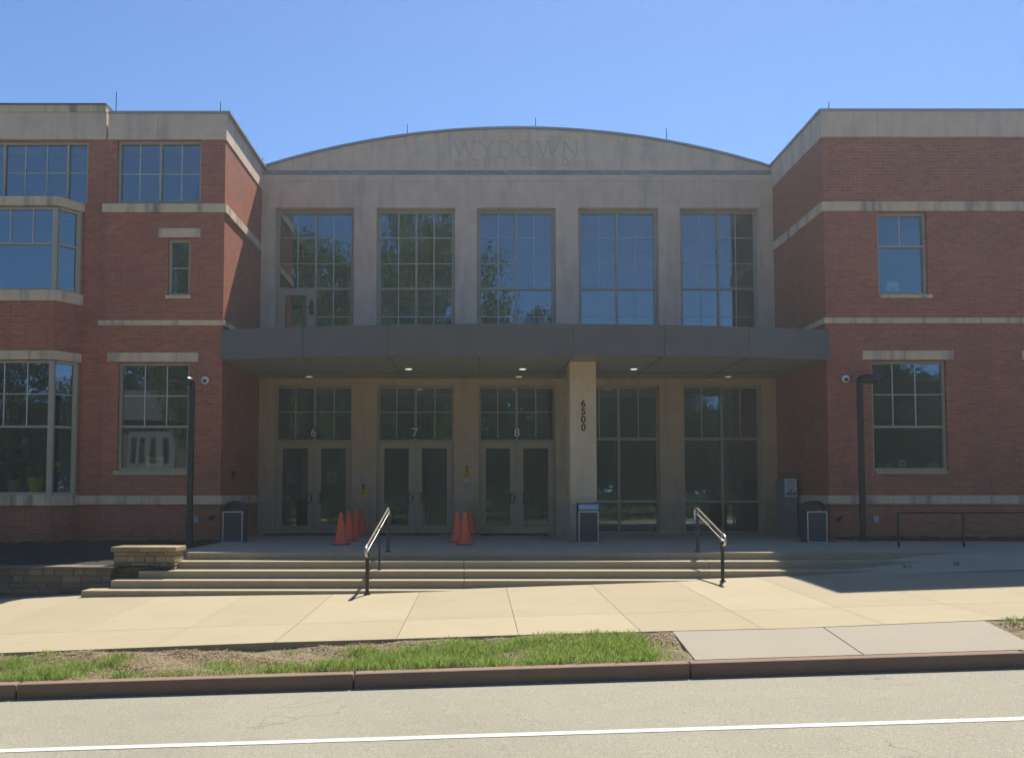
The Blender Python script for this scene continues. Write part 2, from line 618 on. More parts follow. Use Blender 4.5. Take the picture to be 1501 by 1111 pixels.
# ================================================================== ground levels
SX = np.array
ROW = {
    9.6: ([-40, -8, -5.17, -2.2, -1.13, 0.59, 2.07, 3.4, 5.9, 12, 40], [-1.9, -0.82, -0.712, -0.5975, -0.569, -0.5126, -0.4757, -0.446, -0.343, -0.12, 0.7]),
    10.86: ([-40, -8, -5.85, -2.5, 0.67, 3.84, 6.7, 12, 40], [-1.9, -0.80, -0.715, -0.596, -0.4927, -0.404, -0.32, -0.13, 0.7]),
    13.5: ([-40, -8, -6.0, -1.66, 4.92, 9, 12, 40], [-1.75, -0.69, -0.575, -0.525, -0.315, -0.18, -0.09, 0.75]),
    14.6: ([-40, -8, -6.5, -1.66, 4.92, 9, 12, 40], [-1.75, -0.68, -0.60, -0.53, -0.315, -0.18, -0.08, 0.75]),
}


def walk_z(x, y):
    ks = sorted(ROW)
    vals = [float(np.interp(x, *ROW[k])) for k in ks]
    return float(np.interp(y, ks, vals))


def clampx(x): return max(-40.0, min(40.0, x))
def road_z(x, y): return -0.804 + 0.031 * clampx(x) - 0.012 * (8.45 - max(y, 3.5)) + (0.012 * (3.5 - y) if y < 3.5 else 0)
def kerb_z(x): return -0.664 + 0.031 * clampx(x)


def sheet(name, xs, ys, fz, m, thick=None):
    mb = MB()
    for i in range(len(xs) - 1):
        for j in range(len(ys) - 1):
            mb.poly([(xs[i], ys[j], fz(xs[i], ys[j])), (xs[i + 1], ys[j], fz(xs[i + 1], ys[j])),
                     (xs[i + 1], ys[j + 1], fz(xs[i + 1], ys[j + 1])), (xs[i], ys[j + 1], fz(xs[i], ys[j + 1]))])
    o = mb.build(name, m)
    return tag(o, kind='structure')


sheet('ground', [-300, -140, -40, 0, 40, 140, 300], [-300, -120, -60, -10, -1.9, 8, 30, 60, 120, 300],
      lambda x, y: -1.13 + 0.031 * clampx(x) - (0.25 if -1.9 < y < 35 else 0) + (0.25 if y < -2 else 0), M['field'])
sheet('road', [-120, -40, -12, -6, 0, 6, 12, 40, 120], [-1.6, 3.5, 8.46], road_z, M['road'])
mb = MB()
xs = [-60, -40, -8, -4, 0, 4, 8, 40, 60]
for i in range(len(xs) - 1):
    a, b = xs[i], xs[i + 1]
    mb.poly([(x, y, road_z(x, y) + 0.004) for x, y in ((a, 6.745), (b, 6.745), (b, 6.835), (a, 6.835))])
tag(mb.build('road_marking', M['line']), kind='structure')

# kerbs (near one by the school, far one behind the camera)
mb = MB()
xk = [-4.35 + 3.18 * k for k in range(-16, 18)]
for a, b in zip(xk, xk[1:]):
    g = 0.006
    mb.hexa([(a + g, 8.45, kerb_z(a) - 0.5), (b - g, 8.45, kerb_z(b) - 0.5), (b - g, 8.60, kerb_z(b) - 0.5), (a + g, 8.60, kerb_z(a) - 0.5),
             (a + g, 8.462, kerb_z(a)), (b - g, 8.462, kerb_z(b)), (b - g, 8.60, kerb_z(b) + 0.003), (a + g, 8.60, kerb_z(a) + 0.003)])
tag(mb.build('kerb', M['kerb'], bevel=0.018), kind='structure')
mb = MB()
for a, b in zip(xk, xk[1:]):
    mb.hexa([(a, -1.75, kerb_z(a) - 0.5), (b, -1.75, kerb_z(b) - 0.5), (b, -1.6, kerb_z(b) - 0.5), (a, -1.6, kerb_z(a) - 0.5),
             (a, -1.75, kerb_z(a)), (b, -1.75, kerb_z(b)), (b, -1.6, kerb_z(b)), (a, -1.6, kerb_z(a))])
tag(mb.build('kerb', M['kerb']), kind='structure')

# pavement slabs with real open joints over a bed of dirt
sheet('pavement_bed', [-60, -40, -8, -5.5, -2.3, 0, 2, 3.6, 6, 9, 12, 40, 60], [9.64, 10.86, 13.5, 14.55], lambda x, y: walk_z(x, y) - 0.016, M['joint'])
mb = MB()
xj = [-2.18 + 1.31 * k for k in range(-24, 27)]
for a, b in zip(xj, xj[1:]):
    wide = b < -2.5                                            # the left panels carry no cross joints one can see
    for (y0, y1, cj) in ((9.6, 10.86, 1), (10.86, 14.5, 1)):
        g = 0.0004 if wide else 0.0028
        gy0 = 0.0 if y0 == 9.6 else 0.0035
        gy1 = 0.0035 if y0 == 9.6 else 0.0
        n = 4
        for k in range(n):
            xa = a + g + (b - a - 2 * g) * k / n
            xb = a + g + (b - a - 2 * g) * (k + 1) / n
            ys_ = [y0 + gy0, y1 - gy1] if y0 == 9.6 else [y0 + gy0, 12.1, 13.5, y1]
            for ya, yb in zip(ys_, ys_[1:]):
                t = 0.12 if y0 == 9.6 else 0.05
                mb.poly([(xa, ya, walk_z(xa, ya)), (xb, ya, walk_z(xb, ya)), (xb, yb, walk_z(xb, yb)), (xa, yb, walk_z(xa, yb))])
            mb.poly([(xa, y0 + gy0, walk_z(xa, y0) - 0.12), (xb, y0 + gy0, walk_z(xb, y0) - 0.12), (xb, y0 + gy0, walk_z(xb, y0)), (xa, y0 + gy0, walk_z(xa, y0))])
            mb.poly([(xa, y1 - gy1, walk_z(xa, y1) - 0.05), (xb, y1 - gy1, walk_z(xb, y1) - 0.05), (xb, y1 - gy1, walk_z(xb, y1)), (xa, y1 - gy1, walk_z(xa, y1))])
tag(mb.build('pavement', M['walk']), kind='structure')

# crossing slab between kerb and pavement
mb = MB()
for a, b in ((2.09, 3.70), (3.712, 5.43)):
    n = 3
    for k in range(n):
        xa, xb = a + (b - a) * k / n, a + (b - a) * (k + 1) / n
        mb.poly([(xa, 8.61, kerb_z(xa) + 0.002), (xb, 8.61, kerb_z(xb) + 0.002), (xb, 9.592, walk_z(xb, 9.6) - 0.004), (xa, 9.592, walk_z(xa, 9.6) - 0.004)])
for x in (2.09, 5.43):
    mb.poly([(x, 8.61, kerb_z(x) - 0.2), (x, 9.592, walk_z(x, 9.6) - 0.2), (x, 9.592, walk_z(x, 9.6) - 0.004), (x, 8.61, kerb_z(x) + 0.002)])
tag(mb.build('crossing_slab', M['apron']), kind='structure')


# verge: bare soil sheet with dips, straw and grass on it
def verge_z(x, y):
    t = min(1, max(0, (y - 8.6) / 1.0))
    z = kerb_z(x) * (1 - t) + (walk_z(x, 9.6)) * t - 0.012 - 0.02 * math.sin(math.pi * t)
    if x < 2.3:
        dip = math.exp(-((x + 2.3) / 0.95) ** 2) * max(0, (t - 0.45) / 0.55) * 0.06
        z -= dip
    z += 0.010 * math.sin(x * 5.1 + y * 9) + 0.007 * math.sin(x * 13 + y * 17) - 0.012 * (t > 0.97)
    return z


def verge(name, x0, x1, n):
    xs = list(np.linspace(x0, x1, n))
    return sheet(name, xs, list(np.linspace(8.602, 9.598, 15)), verge_z, M['soil'])


verge('verge_soil', -14, 2.088, 220)
verge('verge_soil', 5.432, 16, 120)

# plaza, its ramp end and the beds
mb = MB()
px = [-4.85, -3.1, -1.35, 0.4, 2.15, 3.9, 5.65, 7.4, 8.6]
ypl = [14.86, 16.4, 18.2, 19.8, 21.9]
for i in range(len(px) - 1):
    for j in range(len(ypl) - 1):
        xa = px[i] if i else -4.84 - 0.36 * min(1, (ypl[j] - 14.86) / 3.3)
        xa2 = px[i] if i else -4.84 - 0.36 * min(1, (ypl[j + 1] - 14.86) / 3.3)
        g = 0.004
        mb.poly([(xa + g, ypl[j] + g, 0), (px[i + 1] - g, ypl[j] + g, 0), (px[i + 1] - g, ypl[j + 1] - g, 0), (xa2 + g, ypl[j + 1] - g, 0)])
tag(mb.build('plaza', M['plaza']), kind='structure')
mb = MB()
mb.box(-4.84, 8.6, 14.84, 15.3, -0.7, -0.003)
mb.box(-5.2, 8.6, 15.3, 22, -0.7, -0.012)
tag(mb.build('plaza_slab', M['step']), kind='structure')


def ramp_z(x, y):
    t = min(1, max(0, (y - 13.78) / 1.08))
    zt = -0.003
    q = min(1, max(0, (x - 5.0) / 3.4))
    q = q * q * (3 - 2 * q)
    wz = walk_z(x, min(y, 14.55))
    return max(wz, walk_z(x, 14.2) * (1 - t * q) + zt * t * q) + 0.004 * q - 0.004 * (1 - q)


sheet('ramp', list(np.linspace(5.0, 8.6, 19)), [13.8, 13.95, 14.1, 14.25, 14.4, 14.55, 14.7, 14.838], ramp_z, M['plaza'])
sheet('ramp', list(np.linspace(8.6, 24, 9)), [13.8, 13.95, 14.1, 14.25, 14.4, 14.55, 14.7, 14.86, 15.4], ramp_z, M['plaza'])
sheet('ramp', list(np.linspace(8.6, 24, 12)), [15.4, 16.5, 17.5], lambda x, y: ramp_z(x, 15.4), M['plaza'])

# planting beds
def bedL(x, y):
    t = (y - 14.2) / 4.0
    return -0.20 + 0.22 * t + 0.02 * math.sin(x * 7 + y * 5) + 0.015 * math.sin(x * 17 - y * 11)


mb = MB()
xs = list(np.linspace(-16, -4.9, 60))
ys = list(np.linspace(14.15, 18.3, 20))
for i in range(len(xs) - 1):
    for j in range(len(ys) - 1):
        lim = -4.87 - 0.33 * min(1, (ys[j] - 14.86) / 3.3)
        if xs[i + 1] > lim + 0.05:
            continue
        mb.poly([(x, y, bedL(x, y)) for x, y in ((xs[i], ys[j]), (xs[i + 1], ys[j]), (xs[i + 1], ys[j + 1]), (xs[i], ys[j + 1]))])
tag(mb.build('planting_bed', M['mulch'], smooth=True), kind='structure')
mb = MB()
bp_ = [(7.3, 18.0), (8.0, 17.62), (9.2, 17.55), (12, 17.5), (24, 17.48)]
for (xa, ya), (xb, yb) in zip(bp_, bp_[1:]):
    n = 10
    for k in range(n):
        qa, qb = xa + (xb - xa) * k / n, xa + (xb - xa) * (k + 1) / n
        va, vb = ya + (yb - ya) * k / n, ya + (yb - ya) * (k + 1) / n
        wv = lambda q: 0.10 + 0.02 * math.sin(q * 9) + 0.012 * math.sin(q * 23)
        mb.poly([(qa, va, 0.005), (qb, vb, 0.005), (qb, 18.19, wv(qb)), (qa, 18.19, wv(qa))])
tag(mb.build('planting_bed', M['mulch']), kind='structure')
mb = MB()
pth = [(7.17, 18.08), (7.5, 17.80), (8.1, 17.56), (9.2, 17.48), (12, 17.45), (24, 17.42)]
for a, b in zip(pth, pth[1:]):
    mb.bar((a[0], a[1], -0.05), (b[0], b[1], -0.05), 0.14, 0.17)
tag(mb.build('bed_edging', M['step'], bevel=0.01), kind='structure')

# ================================================================== the school
Y0, YW, YL, YB = 21.3, 18.2, 18.28, 17.82
XL, XR = UX(327, 460, YW), UX(1210, 460, YW)
SCH = empty('school_building', ((XL + XR) / 2, Y0, 0),
            'red brick school with a pale stone arched centre, dark canopy and numbered glass doors', 'building')


def part(mb, name, mat, parent=None, **k):
    return mb.build(name, mat, parent or SCH, **k)


def window(x0, x1, z0, z1, yf, rec=0.12, fw=0.05, vm=(), hm=(), vmu=(), hmu=(), glass='glass', name='window', mats='frame', mw=0.045, bottom=True, extra=None):
    """frame mesh with its pane and grid bars as children; vmu items (x,z0,z1), hmu items (z,x0,x1)"""
    f = MB()
    ya, yb = yf + rec - 0.03, yf + rec + 0.06
    e = 0.002
    f.box(x0 + e, x0 + fw, ya, yb, z0 + e, z1 - e)
    f.box(x1 - fw, x1 - e, ya, yb, z0 + e, z1 - e)
    f.box(x0 + fw, x1 - fw, ya, yb, z1 - fw, z1 - e)
    if bottom:
        f.box(x0 + fw, x1 - fw, ya, yb, z0 + e, z0 + fw)
    for v in vm:
        a, b = (v, None) if not isinstance(v, tuple) else (v[0], v)
        za, zb = (z0 + fw, z1 - fw) if b is None else (b[1], b[2])
        f.box(a - mw / 2, a + mw / 2, ya + 0.004, yb - 0.004, za, zb)
    for h in hm:
        a, xa, xb = (h, x0 + fw, x1 - fw) if not isinstance(h, tuple) else h
        f.box(xa, xb, ya + 0.008, yb - 0.008, a - mw / 2, a + mw / 2)
    o = part(f, name, M[mats])
    g = MB()
    gy = yf + rec + 0.022
    g.box(x0 + fw * 0.5, x1 - fw * 0.5, gy, gy + 0.008, z0 + fw * 0.5, z1 - fw * 0.5)
    part(g, 'pane', M[glass], o)
    if vmu or hmu:
        u = MB()
        for (x, za, zb) in vmu:
            u.box(x - 0.010, x + 0.010, gy - 0.012, gy - 0.002, za, zb)
            if not hmu:
                part(u, 'grid_bar', M['muntin'], o)
                u = MB()
        for (z, xa, xb) in hmu:
            u.box(xa, xb, gy - 0.010, gy - 0.003, z - 0.009, z + 0.009)
        if u.v:
            part(u, 'grid_bars', M['muntin'], o)
    return o


# ---- central block
zarch, zap = UZ(241, Y0), UZ(184, Y0)
zl0, zl1 = UZ(257, Y0), UZ(250, Y0 + 0.12)
ztopW = UZ(305, Y0)
upper = [(402, 518.5, 461), (551.5, 667, 609.6), (699, 815, 757), (848, 966, 906), (997.5, 1114, 1056)]
lower = [(401.5, 515.5, 459), (552, 665, 608), (702, 815, 758), (852, 968, 909), (1003, 1118, 1062)]
zT = UZ(564.5, Y0)
holes = []
for a, b, c in upper:
    holes.append((UX(a, 390, Y0), UX(b, 390, Y0), 4.34, ztopW))
for a, b, c in lower:
    holes.append((UX(a, 670, Y0), UX(b, 670, Y0), 0.0, zT))
mb = MB()
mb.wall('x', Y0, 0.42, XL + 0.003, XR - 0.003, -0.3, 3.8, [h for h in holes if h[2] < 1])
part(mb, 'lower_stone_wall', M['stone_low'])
mb = MB()
mb.wall('x', Y0, 0.42, XL + 0.003, XR - 0.003, 3.8, zl0, [h for h in holes if h[2] > 1])
part(mb, 'upper_stone_wall', M['stone'])
# dark weathered ledge under the arch, in lengths with joints
mb = MB()
xe = [XL + 0.003] + [UX(p, 254, Y0) for p in (461, 535, 609, 683, 757, 832, 906, 980, 1056)] + [XR - 0.003]
for a, b in zip(xe, xe[1:]):
    mb.prism([(a + 0.006, Y0), (b - 0.006, Y0), (b - 0.006, Y0 + 0.4), (a + 0.006, Y0 + 0.4)], zl0 + 0.002, zl0 + 0.02)
    mb.hexa([(a + 0.006, Y0, zl0 + 0.02), (b - 0.006, Y0, zl0 + 0.02), (b - 0.006, Y0 + 0.4, zl0 + 0.02), (a + 0.006, Y0 + 0.4, zl0 + 0.02),
             (a + 0.006, Y0, zl0 + 0.03), (b - 0.006, Y0, zl0 + 0.03), (b - 0.006, Y0 + 0.12, zl1), (a + 0.006, Y0 + 0.12, zl1)])
part(mb, 'stained_ledge', M['ledge'])
# thin string line a little lower
mb = MB()
zs_ = UZ(266, Y0)
mb.box(XL + 0.01, XR - 0.01, Y0 - 0.018, Y0, zs_, zl0 + 0.0)
part(mb, 'string_course', M['stone'])
# arched pediment
XM = (XL + XR) / 2
hw, sag = (XR - XL) / 2, zap - zarch
RA = (hw * hw + sag * sag) / (2 * sag)


def arch(x, d=0.0):
    return zap - RA + math.sqrt(max(0, (RA - d) ** 2 - (x - XM) ** 2))


nx = 48
ax = [XL + 0.004 + (XR - XL - 0.008) * k / nx for k in range(nx + 1)]
yp = Y0 + 0.12
mb = MB()
mb.prismxz([(ax[0], zl0 + 0.021)] + [(ax[-1], zl0 + 0.021)] + [(x, max(zl0 + 0.04, arch(x, 0.05))) for x in reversed(ax)], yp, yp + 0.4)
part(mb, 'arched_pediment', M['coping'])
mb = MB()
for a, b in zip(ax, ax[1:]):                                  # moulded rim following the arch
    lo = lambda x: max(zl1 + 0.01, arch(x, 0.22))
    if arch(a, 0.055) - lo(a) < 0.02 and arch(b, 0.055) - lo(b) < 0.02:
        continue
    mb.hexa([(a, yp - 0.010, lo(a)), (b, yp - 0.010, lo(b)), (b, yp - 0.001, lo(b)), (a, yp - 0.001, lo(a)),
             (a, yp - 0.010, arch(a, 0.052)), (b, yp - 0.010, arch(b, 0.052)), (b, yp - 0.001, arch(b, 0.052)), (a, yp - 0.001, arch(a, 0.052))])
part(mb, 'arch_rim', M['coping'])
mb = MB()
for a, b in zip(ax, ax[1:]):
    mb.hexa([(a, yp - 0.07, arch(a, 0.05)), (b, yp - 0.07, arch(b, 0.05)), (b, yp + 0.45, arch(b, 0.05)), (a, yp + 0.45, arch(a, 0.05)),
             (a, yp - 0.07, arch(a)), (b, yp - 0.07, arch(b)), (b, yp + 0.45, arch(b)), (a, yp + 0.45, arch(a))])
part(mb, 'arch_cap', M['cap'])

# carved lettering: raised strokes with serifs, coloured darker for recess shade and dirt
GL = {
    'W': (1.35, [[(0.04, 1), (0.36, 0)], [(0.36, 0), (0.675, 1)], [(0.675, 1), (0.99, 0)], [(0.99, 0), (1.31, 1)]], [(0.04, 1), (0.675, 1), (1.31, 1)]),
    'Y': (0.95, [[(0.04, 1), (0.475, 0.46)], [(0.91, 1), (0.475, 0.46)], [(0.475, 0.46), (0.475, 0)]], [(0.04, 1), (0.91, 1), (0.475, 0)]),
    'D': (0.95, [[(0.12, 0), (0.12, 1)], [(0.12, 1), (0.5, 1), (0.74, 0.9), (0.88, 0.7), (0.9, 0.5), (0.88, 0.3), (0.74, 0.1), (0.5, 0), (0.12, 0)]], [(0.08, 0), (0.08, 1)]),
    'O': (1.05, [[(0.525 + 0.48 * math.cos(t * math.pi / 10), 0.5 + 0.5 * math.sin(t * math.pi / 10)) for t in range(21)]], []),
    'N': (1.0, [[(0.12, 0), (0.12, 1)], [(0.12, 1), (0.88, 0)], [(0.88, 0), (0.88, 1)]], [(0.12, 0), (0.12, 1), (0.88, 1)]),
    'M': (1.15, [[(0.1, 0), (0.2, 1)], [(0.2, 1), (0.575, 0.05)], [(0.575, 0.05), (0.95, 1)], [(0.95, 1), (1.05, 0)]], [(0.1, 0), (1.05, 0)]),
    'I': (0.4, [[(0.2, 0), (0.2, 1)]], [(0.2, 0), (0.2, 1)]),
    'L': (0.75, [[(0.12, 1), (0.12, 0)], [(0.12, 0), (0.68, 0), (0.68, 0.16)]], [(0.12, 1)]),
    'E': (0.75, [[(0.12, 0), (0.12, 1)], [(0.12, 1), (0.66, 1)], [(0.12, 0.5), (0.56, 0.5)], [(0.12, 0), (0.68, 0)]], []),
    'S': (0.7, [[(0.6, 0.84), (0.45, 1), (0.25, 1), (0.12, 0.86), (0.14, 0.66), (0.32, 0.54), (0.52, 0.44), (0.62, 0.28), (0.56, 0.08), (0.38, 0), (0.2, 0.02), (0.08, 0.18)]], []),
    'C': (0.9, [[(0.82, 0.82), (0.66, 0.96), (0.46, 1), (0.22, 0.88), (0.1, 0.6), (0.1, 0.4), (0.22, 0.12), (0.46, 0), (0.66, 0.04), (0.82, 0.18)]], []),
    'H': (1.0, [[(0.14, 0), (0.14, 1)], [(0.86, 0), (0.86, 1)], [(0.14, 0.5), (0.86, 0.5)]], [(0.14, 0), (0.14, 1), (0.86, 0), (0.86, 1)]),
    ' ': (0.6, [], []),
}


def carve(word, x0, x1, z0, z1, sw):
    h = z1 - z0
    adv = [GL[c][0] * h for c in word]
    gap = (x1 - x0 - sum(adv)) / (len(word) - 1)
    x = x0
    for c, a in zip(word, adv):
        mb = MB()
        for st in GL[c][1]:
            for k, (p, q) in enumerate(zip(st, st[1:])):
                yy = yp - 0.004 - 0.0006 * (k % 3)
                mb.bar((x + p[0] * h, yy, z0 + p[1] * h), (x + q[0] * h, yy, z0 + q[1] * h), 0.012, sw) if abs(p[0] - q[0]) > 1e-6 else \
                    mb.box(x + p[0] * h - sw / 2, x + p[0] * h + sw / 2, yy - 0.006, yy + 0.006, z0 + min(p[1], q[1]) * h, z0 + max(p[1], q[1]) * h)
        for s in GL[c][2]:
            mb.box(x + s[0] * h - sw * 1.7, x + s[0] * h + sw * 1.7, yp - 0.0125, yp + 0.004, z0 + s[1] * h - sw * 0.3, z0 + s[1] * h + sw * 0.3)
        x += a + gap
        if mb.v:
            part(mb, 'carved_letter', M['letter'], weld=False)


carve('WYDOWN', UX(665, 220, Y0), UX(848.5, 220, Y0), UZ(231, yp), UZ(208, yp), 0.026)
carve('MIDDLE SCHOOL', UX(666, 238, Y0), UX(848, 238, Y0), UZ(242.6, yp), UZ(234.2, yp), 0.019)

# upper windows of the centre (the first holds a door to the canopy roof)
zH = UZ(421, Y0)
for k, (a, b, c) in enumerate(upper):
    x0, x1, xm = UX(a, 390, Y0), UX(b, 390, Y0), UX(c, 390, Y0)
    fw = 0.09
    q1, q2 = (x0 + fw + xm) / 2, (x1 - fw + xm) / 2
    za, zb, zc = UZ(345.5, Y0), UZ(383.5, Y0), UZ(462, Y0)
    vmu = [(q1, zH + .03 if k == 0 else 4.4, ztopW - fw), (q2, 4.4, ztopW - fw)]
    hmu = [(z, x0 + fw, x1 - fw) for z in (za, zb)] + [(zc, xm if k == 0 else x0 + fw, x1 - fw)]
    o = window(x0, x1, 4.345, ztopW, Y0, 0.20, fw, [xm], [zH], vmu, hmu, mw=0.05)
    if k == 0:
        d = MB()
        dx0, dx1, dz1 = x0 + fw, xm - 0.03, zH - 0.03
        yy = Y0 + 0.155
        for bx in ((dx0, dx0 + 0.15), (dx1 - 0.19, dx1)):
            d.box(bx[0], bx[1], yy, yy + 0.05, 4.4, dz1)
        d.box(dx0 + 0.15, dx1 - 0.19, yy, yy + 0.05, dz1 - 0.14, dz1)
        dd = part(d, 'roof_door', M['doorframe'])
        h = MB()
        hz = UZ(449, Y0)
        h.box(dx1 - 0.10, dx1 - 0.02, yy - 0.03, yy, hz - 0.17, hz + 0.17)
        h.box(dx1 - 0.14, dx1 - 0.10, yy - 0.06, yy - 0.03, hz - 0.02, hz + 0.02)
        part(h, 'handle', M['black'], dd)

# lower openings: three pairs of numbered doors, two tall windows
zbar0, zbar1 = UZ(647, Y0), UZ(641, Y0)
leafs = [((404, 455.6), (460, 511.7)), ((555, 607.2), (612, 662.5)), ((705, 757), (761.5, 812.5))]
MATS = []
for k, (a, b, c) in enumerate(lower):
    x0, x1, xm = UX(a, 670, Y0), UX(b, 670, Y0), UX(c, 670, Y0)
    fw = 0.05
    q1, q2 = (x0 + xm) / 2, (x1 + xm) / 2
    if k < 3:
        zm = UZ(603, Y0)
        f = window(x0, x1, zbar0, zT, Y0, 0.20, fw, [xm], [], [(q1, zbar1, zT - fw), (q2, zbar1, zT - fw)], [(zm, x0 + fw, x1 - fw)], name='transom_window', mw=0.055)
        # jambs and head of the door pair
        d = MB()
        ya, yb = Y0 + 0.15, Y0 + 0.27
        d.box(x0 + 0.002, x0 + 0.04, ya, yb, 0.0, zbar0)
        d.box(x1 - 0.04, x1 - 0.002, ya, yb, 0.0, zbar0)
        d.box(xm - 0.03, xm + 0.03, ya + 0.01, yb, 0.0, zbar0)
        d.box(x0 + 0.04, x1 - 0.04, ya - 0.01, yb, zbar0 - 0.035, zbar0 + 0.004)
        part(d, 'door_frame', M['frame'])
        nb = MB()
        zc = UZ(633, Y0)
        xn = UX((458, 608, 758)[k], 633, Y0)
        nb.lathe([(0.135, 0.0), (0.135, 0.012)], (xn, Y0 + 0.165, zc), 28, 'y')
        nb.cur = 1
        text_mesh(nb, '678'[k], 0.29, (xn, Y0 + 0.149, zc), 0.008, 0.006)
        part(nb, 'door_number', [M['disc'], M['digit']], f)
        for s, (la, lb) in enumerate(leafs[k]):
            l0, l1 = (x0 + 0.043, xm - 0.033) if s == 0 else (xm + 0.033, x1 - 0.043)
            z1 = zbar0 - 0.038
            lw = MB()
            yy, yz = Y0 + 0.175, Y0 + 0.225
            st = 0.125
            lw.box(l0, l0 + st, yy, yz, 0.012, z1)
            lw.box(l1 - st, l1, yy, yz, 0.012, z1)
            lw.box(l0 + st, l1 - st, yy, yz, z1 - 0.115, z1)
            lw.box(l0 + st, l1 - st, yy, yz, 0.012, 0.20)
            dr = part(lw, 'glass_door', M['doorframe'])
            g = MB()
            g.box(l0 + st - 0.01, l1 - st + 0.01, yy + 0.02, yy + 0.028, 0.19, z1 - 0.105)
            part(g, 'pane', M['doorglass'], dr)
            h = MB()
            hx = l1 - st * 0.55 if s == 0 else l0 + st * 0.55
            sg = -1 if s == 0 else 1
            hz = UZ(730, Y0)
            hx2 = hx + sg * 0.055
            h.tube([(hx, yy, hz + 0.13), (hx, yy - 0.06, hz + 0.13), (hx2, yy - 0.075, hz + 0.12), (hx2, yy - 0.075, hz - 0.12), (hx, yy - 0.06, hz - 0.13), (hx, yy, hz - 0.13)], 0.014, 8)
            if s == 0:
                h.box(hx + 0.03, hx + 0.055, yy - 0.02, yy, hz - 0.09, hz + 0.09)
            part(h, 'handle', M['black'], dr, smooth=True)
        MATS.append((x0, x1))
    else:
        zb1, zb2 = UZ(642.5, Y0), UZ(735, Y0)
        zm = UZ(603, Y0)
        window(x0, x1, 0.0, zT, Y0, 0.20, 0.055, [xm], [zb1, zb2], [(q1, zb1, zT - fw), (q2, zb1, zT - fw)], [], mw=0.06)
        if k == 4:
            pass
# stone base blocks of the piers
zb = UZ(740, Y0)
edges = [XL + 0.003] + [v for a, b, c in lower for v in (UX(a, 670, Y0), UX(b, 670, Y0))] + [XR - 0.003]
for k in range(0, len(edges), 2):
    a, b = edges[k], edges[k + 1]
    i0 = 0.03 if k else 0.0
    i1 = 0.03 if k < len(edges) - 2 else 0.0
    mb = MB()
    mb.box(a + i0, b - i1, Y0 - 0.014, Y0 + 0.005, 0.0, zb)
    mb.box(a + i0, b - i1, Y0 - 0.014, Y0 + 0.005, zb + 0.012, zb + 0.10)
    part(mb, 'pier_base', M['base'])

# ---- canopy with curved charcoal fascia
CXL, CXR = UX(323.5, 505, 18.12), UX(1216, 505, 18.12)
czb, czt = UZ(527.5, 18.12), UZ(483.5, 18.12)
cm, chw, cs = (CXL + CXR) / 2, (CXR - CXL) / 2, 0.68
CR = (chw ** 2 + cs ** 2) / (2 * cs)


def cfront(x):
    return 18.12 - cs + CR - math.sqrt(CR ** 2 - (x - cm) ** 2)


mb = MB()
cxs = [CXL + 0.02 + (CXR - CXL - 0.04) * k / 42 for k in range(43)]
inner = [(x, cfront(x) + 0.05) for x in cxs]
for a, b in zip(cxs, cxs[1:]):
    ex = lambda x: min(max(x, XL + 0.005), XR - 0.005)
mb.prism([(x, y) for x, y in inner] + [(cxs[-1], 18.195), (XR - 0.004, 18.195), (XR - 0.004, Y0 - 0.002), (XL + 0.004, Y0 - 0.002), (XL + 0.004, 18.195), (cxs[0], 18.195)], czb + 0.02, czt - 0.06)
canopy = part(mb, 'canopy', M['soffit'])
mb = MB()
seams = [CXL] + [UX(p, 505, 17.8) for p in (443.5, 570.6, 702.5, 838, 970.5, 1097.6)] + [CXR]
for a, b in zip(seams, seams[1:]):
    n = 8
    for k in range(n):
        xa = a + 0.006 + (b - a - 0.012) * k / n
        xb = a + 0.006 + (b - a - 0.012) * (k + 1) / n
        ya, yb = cfront(xa), cfront(xb)
        mb.hexa([(xa, ya, czb), (xb, yb, czb), (xb, yb + 0.045, czb), (xa, ya + 0.045, czb),
                 (xa, ya, czt), (xb, yb, czt), (xb, yb + 0.045, czt), (xa, ya + 0.045, czt)])
part(mb, 'fascia_panels', M['fascia'], canopy)
mb = MB()                                                     # raised seams of the soffit panels
for p in (443.5, 570.6, 702.5, 838, 970.5, 1097.6):
    x = UX(p, 505, 17.8)
    mb.box(x - 0.006, x + 0.006, cfront(x) + 0.06, Y0 - 0.01, czb + 0.008, czb + 0.021)
mb.box(XL + 0.02, XR - 0.02, 20.20, 20.212, czb + 0.011, czb + 0.021)
part(mb, 'soffit_seams', M['fascia'], canopy)
for p, q, YY, mt in ((599, 542, 19.57, 'lamp'), (766, 542, 19.57, 'lamp'), (929, 542, 19.57, 'lamp'), (453, 557.5, 20.9, 'lampdim'), (760.5, 557.5, 20.9, 'lampdim'), (1067.5, 557, 20.9, 'lampdim')):
    x = UX(p, q, YY)
    r_ = 0.075
    mb = MB()
    mb.lathe([(r_, 0.0), (r_, -0.012), (r_ + 0.02, -0.014), (r_ + 0.02, 0.0)], (x, YY, czb + 0.019), 20)
    mb.cur = 1
    mb.lathe([(r_ - 0.004, 0.0), (r_ - 0.004, -0.016)], (x, YY, czb + 0.019), 20)
    part(mb, 'downlight', [M['alu'], M[mt]], canopy)

